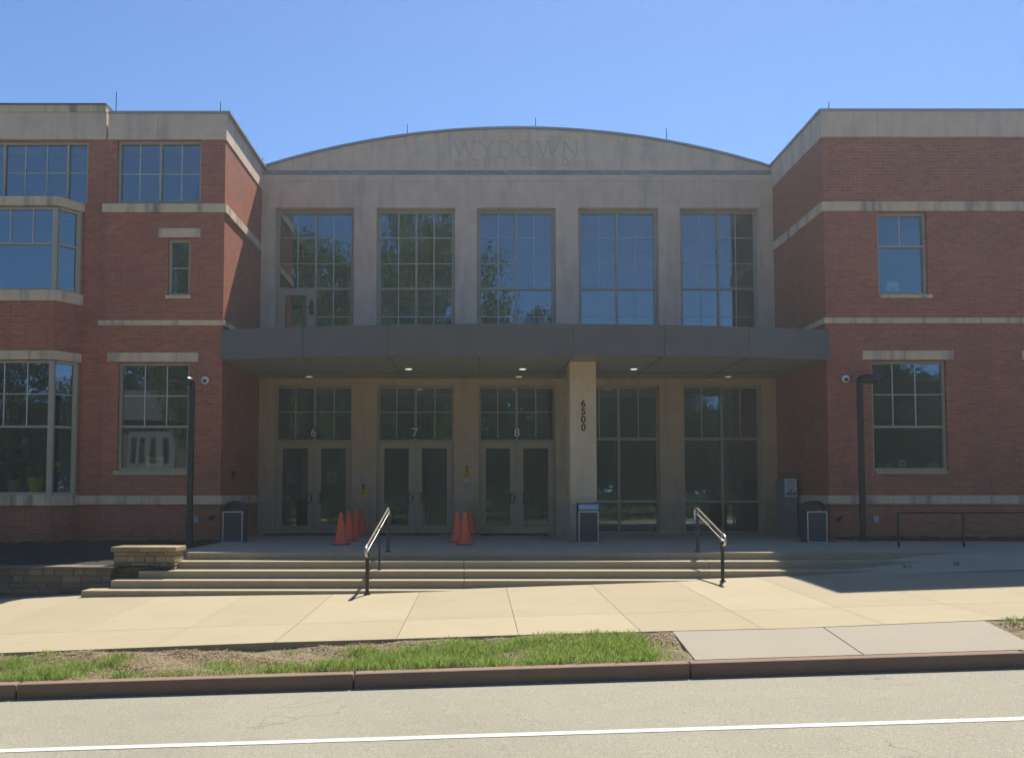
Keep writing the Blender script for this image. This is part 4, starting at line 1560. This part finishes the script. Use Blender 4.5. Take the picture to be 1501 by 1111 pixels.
def place_bin(px_, Y, rz, label):
    c = copy_tree(bin0)
    c.location = (UX(px_, 790, Y), Y + 0.2, 0)
    c.rotation_euler = (0, 0, rz)
    c['label'] = label
    # the pale trim faces the street on every bin
    fr = [ch for ch in c.children if ch.name.startswith('trim_frame')]
    return c


bl = make_bin('litter bin with dark arched hood against the left brick return wall')
# the side bins are turned a quarter: their pale frame and arch face the street
def turned(t, px_, Y):
    for ch in t.children:
        if ch.name.startswith('hood_baffle'):
            ch.rotation_euler = (0, 0, math.pi / 2)
        elif ch.name.startswith('hood'):
            ch.data = ch.data.copy()
            ch.data.materials.clear()
            ch.data.materials.append(M['panel'])
            ch.rotation_euler = (0, 0, math.pi / 2)
    t.location = (UX(px_, 790, Y), Y + 0.2, 0)


turned(bl, 340.5, 17.7)
br = copy_tree(bl)
br['label'] = 'litter bin with dark arched hood beside the poster kiosk on the right'
br.location = (UX(1198.5, 790, 17.75), 17.95, 0)

# ================================================================== poster kiosk
kx = UX(1150.5, 745, 19.7)
kz = UZ(701, 19.7)
kxe = min(UX(1168.5, 745, 19.7), XR - 0.03)
t = empty('poster_kiosk', ((kx + kxe) / 2, 19.7, 0), 'slim grey metal kiosk with a white printed poster at its top', 'kiosk')
mb = MB()
mb.box(kx, kxe, 19.7, 20.3, 0, kz)
mb.build('cabinet', M['kiosk'], t, bevel=0.008)
mb = MB()
zp0 = UZ(728, 19.7)
mb.box(kx + 0.002, kxe - 0.002, 19.688, 19.7, zp0, kz - 0.01)
mb.cur = 1
ph = kz - 0.01 - zp0
for k, (zz, l, hh) in enumerate(((0.88, 0.62, 0.05), (0.72, 0.86, 0.06), (0.57, 0.8, 0.05), (0.43, 0.6, 0.05))):
    zc = zp0 + ph * zz
    wl = (kxe - kx) * l
    cxk = (kx + kxe) / 2
    for q in range(6):
        a = cxk - wl / 2 + wl * q / 6
        mb.box(a, a + wl / 6 * (0.78 if q % 2 else 0.88), 19.684, 19.6885, zc - ph * hh / 2, zc + ph * hh / 2)
for q in range(5):
    a = kx + (kxe - kx) * (0.1 + 0.16 * q)
    mb.box(a, a + (kxe - kx) * 0.15, 19.684, 19.6885, zp0 + ph * 0.08, zp0 + ph * (0.22 + 0.08 * ((q * 7) % 3)))
mb.build('poster', [M['paper'], M['ink']], t)

# ================================================================== notices on the piers
def plaque(name, label, cat, px0, px1, py0, py1, mat, Y=Y0, th=0.02, marks=None, group=None, hood=False):
    x0, z1 = U(px0, py0, Y)
    x1, z0 = U(px1, py1, Y)
    mb = MB()
    mb.box(x0, x1, Y - th, Y, z0, z1)
    mb.cur = 1
    wd, hh = x1 - x0, z1 - z0
    for (a, b, c, d) in marks or ():
        mb.box(x0 + wd * a, x0 + wd * b, Y - th - 0.003, Y - th + 0.001, z0 + hh * c, z0 + hh * d)
    if hood:
        xc = (x0 + x1) / 2
        mb.cur = 2
        mb.box(xc - 0.035, xc + 0.035, Y - th - 0.01, Y, z1, z1 + 0.03)
        mb.lathe([(0.018, 0), (0.018, 0.012)], (xc, Y - 0.004, z1 + 0.05), 12, 'y')
    o = mb.build(name, [M[mat], M['mark'] if mat == 'yellow' else M['ink'], M['black']], bevel=0.002)
    return tag(o, label, cat, group)


ymarks = [(0.30, 0.70, 0.58, 0.66), (0.30, 0.40, 0.66, 0.86), (0.45, 0.55, 0.66, 0.86), (0.60, 0.70, 0.66, 0.86), (0.28, 0.72, 0.86, 0.92),
          (0.18, 0.42, 0.30, 0.40), (0.46, 0.80, 0.30, 0.40), (0.22, 0.50, 0.14, 0.22), (0.54, 0.78, 0.14, 0.22)]
lines = [(0.15, 0.85, 0.70, 0.76), (0.15, 0.8, 0.52, 0.58), (0.15, 0.85, 0.34, 0.40), (0.15, 0.6, 0.18, 0.24)]
plaque('yellow_sign', 'small yellow sign under a grey plate between doors 6 and 7', 'sign', 527, 538.3, 712.5, 727, 'yellow', marks=ymarks, group='yellow signs by the doors', hood=True)
plaque('yellow_sign', 'small yellow sign above two white plates between doors 7 and 8', 'sign', 678.7, 690, 686.5, 700.8, 'yellow', marks=ymarks, group='yellow signs by the doors', hood=True)
plaque('yellow_sign', 'small yellow sign right of door 8, partly behind the numbered column', 'sign', 828.7, 839, 712.2, 726.5, 'yellow', marks=ymarks, group='yellow signs by the doors', hood=True)
plaque('wall_plate', 'grey plate above the yellow sign between doors 6 and 7', 'plate', 526.3, 538, 697, 706, 'greypaper', marks=lines)
plaque('wall_plate', 'narrow white plate right under the yellow sign between doors 7 and 8', 'plate', 680, 688, 701.8, 706, 'paper', marks=lines[1:3])
plaque('wall_plate', 'wider grey plate lowest of the three signs between doors 7 and 8', 'plate', 678.3, 689.8, 707.3, 716.5, 'greypaper', marks=lines)
plaque('wall_plate', 'grey plate above the yellow sign right of door 8', 'plate', 828.3, 838, 699, 708.6, 'greypaper', marks=lines)
plaque('paper_notice', 'grey paper notice taped inside the left leaf of door 6', 'notice', 421.5, 436.5, 692, 709, 'greypaper', Y0 + 0.215, 0.002, lines)
plaque('paper_notice', 'greenish paper notice taped inside the right leaf of door 6', 'notice', 479, 493.5, 691, 709.5, 'greenpaper', Y0 + 0.215, 0.002, lines)
plaque('paper_notice', 'cream paper card standing in the left ground floor window', 'notice', 214.5, 240, 669.5, 684.2, 'cream', YW + 0.20, 0.003, [(0.1, 0.45, 0.6, 0.7), (0.5, 0.9, 0.6, 0.7), (0.2, 0.8, 0.4, 0.5)])
plaque('paper_notice', 'white paper with dark print in the right upper window', 'notice', 1300, 1317.5, 413.5, 426.5, 'paper', YW + 0.20, 0.003, [(0.2, 0.3, 0.2, 0.36), (0.34, 0.5, 0.2, 0.40), (0.54, 0.62, 0.2, 0.34), (0.68, 0.8, 0.2, 0.42)])

# door mats
for k, lb in enumerate(('black mat before the doors numbered 6', 'black mat before the doors numbered 7', 'black mat before the doors numbered 8')):
    x0, x1 = MATS[k]
    mb = MB()
    mb.box(x0 + (-0.1, 0.05, 0.03)[k], x1 - (0.1, 0.3, 0.25)[k], Y0 - 0.75, Y0 - 0.06, 0.002, 0.014)
    mb.cur = 0
    for q in range(9):
        yy = Y0 - 0.72 + q * 0.08
        mb.box(x0 + 0.08, x1 - 0.34, yy, yy + 0.03, 0.014, 0.018)
    tag(mb.build('door_mat', M['rubber']), lb, 'mat', 'door mats')

# ================================================================== traffic cones
def make_cone(label, group):
    t = empty('traffic_cone', (0, 0, 0), label, 'traffic cone', group)
    mb = MB()
    s = 0.165
    c = 0.035
    mb.prism([(-s + c, -s), (s - c, -s), (s, -s + c), (s, s - c), (s - c, s), (-s + c, s), (-s, s - c), (-s, -s + c)], 0.0, 0.028)
    mb.build('base', M['orangedirt'], t, bevel=0.006)
    mb = MB()
    mb.lathe([(0.13, 0.028), (0.122, 0.045), (0.03, 0.60), (0.026, 0.615), (0.018, 0.618), (0.018, 0.56)], (0, 0, 0), 24)
    mb.build('cone_body', M['orange'], t, smooth=True)
    return t


G1, G2 = 'orange cones in a row by door 6', 'orange cones by door 7'
c0 = make_cone('nearest and lowest orange cone of the row of four beside door 6', G1)


def place_cone(px_, base, label, group, first=False):
    Y = None
    lo, hi = 14.9, 21.2
    for _ in range(40):
        m = (lo + hi) / 2
        if UZ(base, m) > 0: lo, hi = lo, hi
        if UZ(base, m) < 0: hi = m
        else: lo = m
        Y = m
    Y = min(Y + 0.14, 21.08)
    c = c0 if first else copy_tree(c0)
    c.location = (UX(px_, base, Y), Y, 0.0)
    c.rotation_euler = (0, 0, random.uniform(-0.15, 0.15))
    c['label'] = label
    c['group'] = group


place_cone(499.3, 799, 'nearest and lowest orange cone of the row of four beside door 6', G1, True)
place_cone(510.8, 793, 'second orange cone from the front in the row of four beside door 6', G1)
place_cone(520.8, 787.5, 'third orange cone from the front in the row of four beside door 6', G1)
place_cone(530.3, 782.0, 'rearmost orange cone of the row of four, under the yellow sign', G1)
place_cone(670, 795, 'left orange cone of the three standing right of door 7', G2)
place_cone(681.6, 799, 'front middle orange cone of the three standing right of door 7', G2)
place_cone(690.3, 783, 'rearmost orange cone of the three standing right of door 7', G2)
c = copy_tree(c0)
c['label'] = 'orange cone tipped over inside the glass right of the numbered column'
c['group'] = ''
del c['group']
c.location = (UX(946.5, 776, 21.95), 21.95, 0.06)
c.rotation_euler = (0, R(-122), R(0))
c.location = (UX(962, 762, 21.95), 21.95, 0.17)
c.scale = (0.85, 0.85, 0.62)

# ================================================================== things in the windows
def pot(label, px0, px1, py0, Y, zb_, mat, name='flower_pot', leaves=True):
    x0, x1 = UX(px0, 710, Y), UX(px1, 710, Y)
    r_ = (x1 - x0) / 2
    zt = UZ(py0, Y)
    t = empty(name, ((x0 + x1) / 2, Y, zb_), label, 'pot')
    mb = MB()
    mb.lathe([(r_ * 0.78, 0.0), (r_, zt - zb_), (r_ * 0.93, zt - zb_), (r_ * 0.9, (zt - zb_) * 0.8)], ((x0 + x1) / 2, Y, zb_), 24)
    mb.build('container', M[mat], t, smooth=True)
    if leaves:
        rn = random.Random(px0)
        mb = MB()
        for k in range(60):
            a, l = rn.uniform(0, 6.28), rn.uniform(0.05, 0.19)
            p = Vector(((x0 + x1) / 2, Y, zt - 0.03))
            q = p + Vector((math.cos(a) * l * 0.6, math.sin(a) * l * 0.35, l))
            n_ = Vector((-math.sin(a), math.cos(a), 0)) * 0.012
            mb.poly([p - n_ * 0.3, p.lerp(q, 0.6) - n_, q, p.lerp(q, 0.6) + n_])
        mb.build('foliage', M['plant'], t, weld=False)
    return t


zbs = UZ(725, YB) + 0.031
pot('yellow bucket inside the lower bay window', 40, 62.5, 699.5, YB + 0.36, zbs, 'potyellow', 'bucket', False)
pot('peach flower pot with a small plant inside the lower bay window', 11.5, 30.5, 703, YB + 0.36, zbs, 'potpeach')
for px_, py_, r_, colr, lb in ((37, 646, 0.075, (0.25, 0.42, 0.50), 'pale blue round paper lantern hanging in the lower bay window'),
                              (4.5, 676, 0.075, (0.04, 0.16, 0.32), 'deep blue round paper lantern hanging in the lower bay window'),
                              (42.5, 681.5, 0.085, (0.10, 0.22, 0.10), 'dark green round paper lantern hanging in the lower bay window'),
                              (26, 665, 0.085, (0.20, 0.07, 0.09), 'dull red round paper lantern hanging in the lower bay window'),
                              (85, 681, 0.072, (0.62, 0.58, 0.05), 'yellow round paper lantern in the slanted side of the bay window')):
    Y = YB + 0.42 if px_ < 80 else YL + 0.12
    x, z = U(px_, py_, Y)
    mb = MB()
    pr = [(max(0.002, r_ * math.sin(math.pi * k / 12)), -r_ * math.cos(math.pi * k / 12)) for k in range(13)]
    mb.lathe(pr, (x, Y, z), 16)
    mb.tube([(x, Y, z + r_ * 0.9), (x, Y, UZ(532, YB))], 0.0025, 5)
    o = mb.build('paper_lantern', simple('lantern_paper', colr, 0.8), smooth=True)
    tag(o, lb, 'lantern', 'paper lanterns in the bay window')
for px_, s, colr, lb in ((1287.5, 0.085, (0.34, 0.36, 0.38), 'grey round ornament at the left corner of the right ground floor window'),
                        (1302, 0.085, (0.42, 0.45, 0.40), 'pale round ornament second from left in the right ground floor window'),
                        (1362, 0.09, (0.36, 0.38, 0.36), 'pale stacked ornament in the right ground floor window'),
                        (1368.5, 0.10, (0.42, 0.44, 0.42), 'rightmost pale stacked ornament in the right ground floor window')):
    Y = YW + 0.32
    x = UX(px_, 685, Y)
    zb_ = hRG[2] + 0.045
    mb = MB()
    if 'round' in lb:
        mb.lathe([(s * 0.85, 0), (s, s * 0.4), (s * 0.85, s * 0.9), (s * 0.45, s * 1.3), (0.003, s * 1.4)], (x, Y, zb_), 16)
    else:
        mb.lathe([(s * 0.6, 0), (s * 0.95, s * 0.5), (s * 0.8, s * 1.1), (s * 0.35, s * 1.4), (s * 0.62, s * 1.8), (s * 0.55, s * 2.2), (0.003, s * 2.5)], (x, Y, zb_), 16)
    o = mb.build('ornament', simple('ornament_paint', colr, 0.6), smooth=True)
    tag(o, lb, 'ornament', 'ornaments in the right window')
plaque('paper_notice', 'small pale card standing between ornaments in the right ground floor window', 'notice', 1317, 1327.5, 674, 684.5, 'cream', YW + 0.22, 0.003, [(0.2, 0.8, 0.4, 0.6)])

# ================================================================== verge grass and straw (stuff)
clumps = [(12, 968, .55, .20, 1), (45, 985, .55, .22, 1), (70, 978, .3, .2, 1), (72, 950, .10, .05, .8), (88, 985, .2, .12, .6), (150, 966, .35, .16, 1), (185, 958, .10, .10, 1), (190, 980, .22, .10, .9),
          (238, 984, .5, .09, .5), (255, 984, .3, .1, .4), (325, 966, .22, .12, .9), (352, 968, .3, .09, .5), (385, 980, .3, .12, .8), (300, 982, .4, .06, .4),
          (425, 949, .12, .05, 1), (455, 972, .5, .18, 1), (520, 968, .5, .2, .9), (530, 950, .2, .14, 1), (575, 965, .5, .3, 1), (640, 950, .55, .25, 1.2), (700, 945, .4, .2, 1.3),
          (620, 970, .6, .22, 1), (700, 968, .6, .2, 1), (760, 965, .5, .2, .9), (770, 938, .2, .12, 1.2), (820, 945, .45, .3, 1.3), (830, 930, .2, .1, 1.3), (880, 930, .22, .1, 1.4), (890, 945, .4, .3, 1.5),
          (930, 940, .3, .3, 1.5), (940, 960, .4, .2, 1.3), (840, 968, .6, .15, 1.2), (970, 955, .14, .16, .7), (985, 968, .1, .06, .4)]
CL = []
for (p, q, rx, ry, dn) in clumps:
    Y = 8.6 + (q - (985 - p * 0.027)) / ((950 - p * 0.030) - (985 - p * 0.027)) * 1.0
    kb = 1000.5 - 0.030 * p - 12
    top = 954 - 0.0335 * p if p < 760 else 928 - 0.022 * (p - 760)
    tt = (kb - q) / max(8, kb - top)
    Y = 8.6 + min(0.97, max(0.02, tt))
    CL.append(((p - 700) * Y / 1300.0, Y, rx, ry * 1.15, dn))


def density(x, y):
    v = 0.0
    for cx_, cy_, rx, ry, dn in CL:
        e = ((x - cx_) / rx) ** 2 + ((y - cy_) / ry) ** 2
        if e < 4: v += dn * math.exp(-e * 1.3)
    v *= 0.75 + 0.5 * math.sin(x * 9.3 + 2 * math.sin(y * 14)) * math.sin(y * 21 + x * 3)
    if x > 5.4:
        t = (y - 8.6)
        v = 1.2 if (x - 5.45) > 0.35 * (1 + 0.3 * math.sin(y * 19)) - 0.15 * t else 0.08
        if t > 0.93: v *= 0.3
    elif x < -5.3:
        v = max(v, 0.8 * (0.5 + 0.5 * math.sin(x * 3.1 + y * 4)))
    elif x > 1.75:
        v *= 0.3
    return v


def blades(name, n, x0, x1, dens, hmin, hmax, wd, mat, flat=False, seed=1):
    rn = random.Random(seed)
    V, Fc = [], []
    tries = 0
    while len(Fc) < n and tries < n * 12:
        tries += 1
        x, y = rn.uniform(x0, x1), rn.uniform(8.605, 9.585)
        d = dens(x, y)
        if rn.random() > d: continue
        z = verge_z(x, y) - 0.003
        a = rn.uniform(0, 6.283)
        i = len(V)
        if flat:
            l = rn.uniform(0.015, 0.075)
            dx, dy = math.cos(a) * l, math.sin(a) * l
            nx_, ny_ = -math.sin(a) * wd, math.cos(a) * wd
            dz = rn.uniform(-0.004, 0.016)
            zz = z + rn.uniform(0.004, 0.012)
            V += [(x - nx_, y - ny_, zz), (x + dx - nx_, y + dy - ny_, zz + dz), (x + dx + nx_, y + dy + ny_, zz + dz), (x + nx_, y + ny_, zz)]
            Fc.append((i, i + 1, i + 2, i + 3))
        else:
            h = rn.uniform(hmin, hmax) * (0.55 + 0.45 * min(1.4, d))
            ln = rn.uniform(0.15, 0.9) * h
            bx, by = math.cos(a) * ln, math.sin(a) * ln
            fa = rn.uniform(0, 6.283)
            nx_, ny_ = math.cos(fa) * wd, math.sin(fa) * wd
            V += [(x - nx_, y - ny_, z), (x + nx_, y + ny_, z), (x + bx * 0.4 + nx_ * 0.8, y + by * 0.4 + ny_ * 0.8, z + h * 0.62), (x + bx, y + by, z + h), (x + bx * 0.4 - nx_ * 0.8, y + by * 0.4 - ny_ * 0.8, z + h * 0.62)]
            Fc.append((i, i + 1, i + 2, i + 3, i + 4))
    me = bpy.data.meshes.new(name)
    me.from_pydata(V, [], Fc)
    me.materials.append(mat)
    o = bpy.data.objects.new(name, me)
    COL.objects.link(o)
    return o


tag(blades('verge_grass', 26000, -7.2, 2.05, density, 0.03, 0.10, 0.0026, M['grass'], seed=2), 'patchy green grass growing on the verge by the kerb', 'grass', kind='stuff')
tag(blades('verge_grass', 9000, 5.45, 9.5, density, 0.03, 0.085, 0.0026, M['grass'], seed=3), 'green grass growing on the verge right of the crossing slab', 'grass', kind='stuff')
tag(blades('dry_grass', 5000, -7.2, 2.06, lambda x, y: 0.25 + 0.6 * min(1, density(x, y)), 0.02, 0.075, 0.0024, M['straw'], seed=8), 'pale dead grass blades mixed into the patchy verge', 'dry grass', kind='stuff')
tag(blades('dry_straw', 9000, -7.2, 2.06, lambda x, y: 0.5 + 0.4 * math.sin(x * 4 + y * 6), 0, 0, 0.0042, M['straw'], True, 4), 'dry straw and dead grass littered over the bare soil of the verge', 'straw', kind='stuff')
tag(blades('dry_straw', 1500, 5.45, 9.5, lambda x, y: 0.6, 0, 0, 0.0042, M['straw'], True, 5), 'dry straw littered on the verge right of the crossing slab', 'straw', kind='stuff')

# weeds at the foot of the ramp
for px_, py_, lb in ((1330, 829, 'small weed tuft in the shade at the right end of the steps'), (1402, 826, 'small weed tuft in the shade right of the other, below the railing')):
    Y = 14.15
    x = UX(px_, py_, Y)
    z = ramp_z(x, Y) - 0.01
    mb = MB()
    rn = random.Random(px_)
    for k in range(12):
        a, l = rn.uniform(0, 6.28), rn.uniform(0.03, 0.10)
        p = Vector((x + rn.uniform(-.05, .05), Y + rn.uniform(-.03, .03), z))
        q = p + Vector((math.cos(a) * l * 0.4, math.sin(a) * l * 0.3, l))
        n_ = Vector((math.cos(a + 1.2), math.sin(a + 1.2), 0)) * 0.006
        mb.poly([p - n_, p.lerp(q, 0.6) - n_, q, p.lerp(q, 0.6) + n_])
    tag(mb.build('weed', M['plant'], weld=False), lb, 'weed')


# ================================================================== across the street: trees and a house, seen mirrored in the glass
def leaf_crown(seed, rx, rz, n_cl, n_lf, leaf):
    rn = np.random.default_rng(seed)
    V, Fc = [], []
    cl = []
    while len(cl) < n_cl:
        p = rn.uniform(-1, 1, 3)
        l = np.linalg.norm(p)
        if 0.35 < l < 1.0 and rn.random() < 0.25 + 0.75 * l:
            cl.append(p * (rx, rx, rz))
    for c in cl:
        cr = rn.uniform(0.45, 1.25) * rx * 0.19
        q = rn.normal(0, 1, (n_lf, 3))
        q /= np.linalg.norm(q, axis=1)[:, None]
        q *= (rn.random((n_lf, 1)) ** 0.5) * cr
        for p in q + c:
            a = rn.normal(0, 1, 3); a /= np.linalg.norm(a)
            b = np.cross(a, rn.normal(0, 1, 3)); b /= np.linalg.norm(b)
            s = leaf * rn.uniform(0.6, 1.3)
            i = len(V)
            V += [tuple(p - a * s), tuple(p + b * s * 0.5), tuple(p + a * s), tuple(p - b * s * 0.5)]
            Fc.append((i, i + 1, i + 2, i + 3))
    me = bpy.data.meshes.new('crown')
    me.from_pydata(V, [], Fc)
    return me, cl


CR = {}


def tree(name, label, x, y, h, r_, seed, mat, base=0.28):
    z0 = -1.13 + 0.031 * x + 0.24
    t = empty(name, (x, y, z0), label, 'tree', 'trees across the street mirrored in the glass')
    rz = h * (1 - base) / 2
    zc = z0 + h - rz
    rn = random.Random(seed)
    key = (seed % 3, mat)
    if key not in CR:
        me, cl = leaf_crown(seed % 3 + 11, 1.0, 1.0, 260, 130, 0.0225)
        me.materials.append(M[mat])
        CR[key] = (me, cl)
    me, cl = CR[key]
    o = bpy.data.objects.new('crown', me)
    COL.objects.link(o)
    o.parent = t
    o.location = (0, 0, zc - z0)
    o.scale = (r_, r_, rz)
    o.rotation_euler = (0, 0, rn.uniform(0, 6))
    mb = MB()
    rt = 0.018 * h + 0.05
    top = zc + rz * 0.45
    mb.tube([(x, y, z0 - 0.3), (x, y, z0 + 0.3), (x + 0.1, y, z0 + h * base), (x + 0.15, y + 0.1, zc), (x + 0.1, y, top)], [rt * 1.5, rt * 1.1, rt * 0.8, rt * 0.5, rt * 0.15], 10)
    for k in range(9):
        a = rn.uniform(0, 6.28)
        s = z0 + h * base + (zc - z0 - h * base) * rn.uniform(-0.1, 0.9)
        e = Vector((x + math.cos(a) * r_ * 0.7, y + math.sin(a) * r_ * 0.7, s + rn.uniform(0.25, 0.5) * h * 0.6))
        p = Vector((x + 0.1, y, s))
        mid_ = p.lerp(e, 0.5) + Vector((0, 0, -0.05 * h * 0.3))
        mb.tube([p, mid_, e], [rt * 0.45, rt * 0.3, rt * 0.08], 7)
    mb.build('trunk', M['bark'], t, smooth=True)
    return t


TR = [('tall_tree', 'tall fresh green tree mirrored in the second and third upper windows', -3.6, -11.5, 19.5, 5.6, 1, 'leafA', 0.2),
      ('tall_tree', 'broad tall tree mirrored in the first and second upper windows', -11.0, -13, 18.5, 5.4, 2, 'leafA', 0.18),
      ('broad_tree', 'middle sized tree mirrored at the foot of the fourth upper window', 4.5, -15, 13.6, 4.6, 3, 'leafB', 0.15),
      ('broad_tree', 'round tree mirrored in the ground floor glass right of the column', 11.5, -13, 9.6, 4.4, 4, 'leafB', 0.12),
      ('broad_tree', 'round tree mirrored in the right wing ground floor window', 20.5, -14, 10.2, 4.8, 5, 'leafB', 0.12),
      ('broad_tree', 'round tree mirrored in the left bay ground floor window', -27.0, -15, 13.0, 5.2, 6, 'leafB', 0.12),
      ('tall_tree', 'airy tree mirrored in the upper window of the left pavilion', -15.5, -12.5, 18.5, 2.6, 7, 'leafA', 0.25)]
for k, xb in enumerate((-52, -41, -31.5, -21.5, -12.5, -3, 6, 15, 24.5, 34, 45)):
    TR.append(('dark_tree', 'dark tree of the back row across the street, number %s from its left end' % ('one two three four five six seven eight nine ten eleven'.split()[k]),
               xb, -38 - (k % 3) * 2.5, 10.5 + (k * 5 % 4), 6.2, 20 + k, 'leafB', 0.08))
for k, xb in enumerate((-62, -48, -36, -26, -15, -5, 5, 16, 27, 40)):
    TR.append(('dark_tree', 'low dark tree of the farthest row across the street, number %s from its left end' % ('one two three four five six seven eight nine ten'.split()[k]),
               xb, -52 - (k % 2) * 3, 9 + (k * 3 % 3), 8.0, 40 + k, 'leafB', 0.01))
TR.append(('street_tree', 'verge tree down the street to the right, mirrored in the slanted bay glass', 42, 9.0, 9, 4.4, 72, 'leafB', -0.2))
TR.append(('tall_tree', 'tall dark tree standing right behind the white house across the street', -25, -40, 19, 8, 71, 'leafB', 0.1))
for k, (xb, yb) in enumerate(((60, -14), (128, 9), (140, -6))):
    TR.append(('dark_tree', 'dark tree down the street far to the right, %s of three' % ('nearest', 'middle', 'farthest')[k], xb, yb, 11 + 2 * k, 7 + 2.5 * k, 60 + k, 'leafB', 0.03))
for a in TR:
    tree(*a)

hx, hy = -22.8, -26.0
gz = -1.13 + 0.031 * hx + 0.24
t = empty('white_house', (hx, hy, gz), 'white two storey house across the street mirrored in the left ground floor window', 'house')
mb = MB()
mb.box(hx - 5.5, hx + 5.5, hy - 8, hy, gz - 0.3, 6.0)
mb.build('wall', simple('house_brick', (0.10, 0.07, 0.055), 0.9, 0, 0.15, 3), t)
mb = MB()
mb.hexa([(hx - 6, hy - 8.6, 6.0), (hx + 6, hy - 8.6, 6.0), (hx + 6, hy + 0.6, 6.0), (hx - 6, hy + 0.6, 6.0),
         (hx - 5, hy - 4.2, 8.6), (hx + 5, hy - 4.2, 8.6), (hx + 5, hy - 3.8, 8.6), (hx - 5, hy - 3.8, 8.6)])
mb.build('roof', M['houseroof'], t)
mb = MB()
mb.box(hx - 1.75, hx + 1.55, hy, hy + 0.5, 2.6, 5.2)
b_ = mb.build('window_bay', M['housewall'], t)
for xo in (-1.35, -0.75, 0.05, 0.95):
    mb = MB()
    mb.box(hx + xo - 0.20, hx + xo + 0.20, hy + 0.49, hy + 0.51, 2.95, 4.25)
    mb.box(hx + xo - 0.20, hx + xo + 0.20, hy + 0.49, hy + 0.51, 4.35, 4.75)
    mb.build('pane', M['darkglass'], b_)
mb = MB()
mb.box(hx + 2.6, hx + 3.7, hy, hy + 0.1, gz, gz + 2.2)
mb.build('door', M['housewall'], t)

rnp = np.random.default_rng(5)
V, Fc = [], []
hx0 = -1.0
for q in range(15000):
    x = rnp.uniform(-36, 36)
    y = -5.2 + rnp.normal(0, 0.55)
    hh = 1.9 + 0.5 * math.sin(x * 0.9) + 0.35 * math.sin(x * 2.3 + 1)
    p = np.array([x, y, -1.0 + 0.031 * x + hh * rnp.random() ** 0.7])
    a = rnp.normal(0, 1, 3); a /= np.linalg.norm(a)
    b = np.cross(a, rnp.normal(0, 1, 3)); b /= np.linalg.norm(b)
    sz = rnp.uniform(0.06, 0.14)
    i = len(V)
    V += [tuple(p - a * sz), tuple(p + b * sz * 0.5), tuple(p + a * sz), tuple(p - b * sz * 0.5)]
    Fc.append((i, i + 1, i + 2, i + 3))
me = bpy.data.meshes.new('hedge')
me.from_pydata(V, [], Fc)
me.materials.append(M['leafB'])
o = bpy.data.objects.new('hedge', me)
COL.objects.link(o)
tag(o, 'long dark hedge across the street mirrored low in the ground floor glass', 'hedge')

# ------------------------------------------------------------------ added scattering volume: imitates lens veil, lifts the shadows
mb = MB()
mb.box(-310, 310, -310, 310, -4.2, 22.0)
hz = bpy.data.materials.new('veil_haze')
hz.use_nodes = True
t = hz.node_tree
t.nodes.remove(t.nodes['Principled BSDF'])
pv = t.nodes.new('ShaderNodeVolumePrincipled')
pv.inputs['Color'].default_value = (0.82, 0.93, 1.0, 1)
pv.inputs['Density'].default_value = 0.00165
pv.inputs['Anisotropy'].default_value = 0.45
t.links.new(pv.outputs[0], t.nodes['Material Output'].inputs['Volume'])
hb_ = mb.build('haze', hz)
tag(hb_, 'thin haze volume added round the scene to imitate lens veil and lift the shadows', 'haze', kind='stuff')
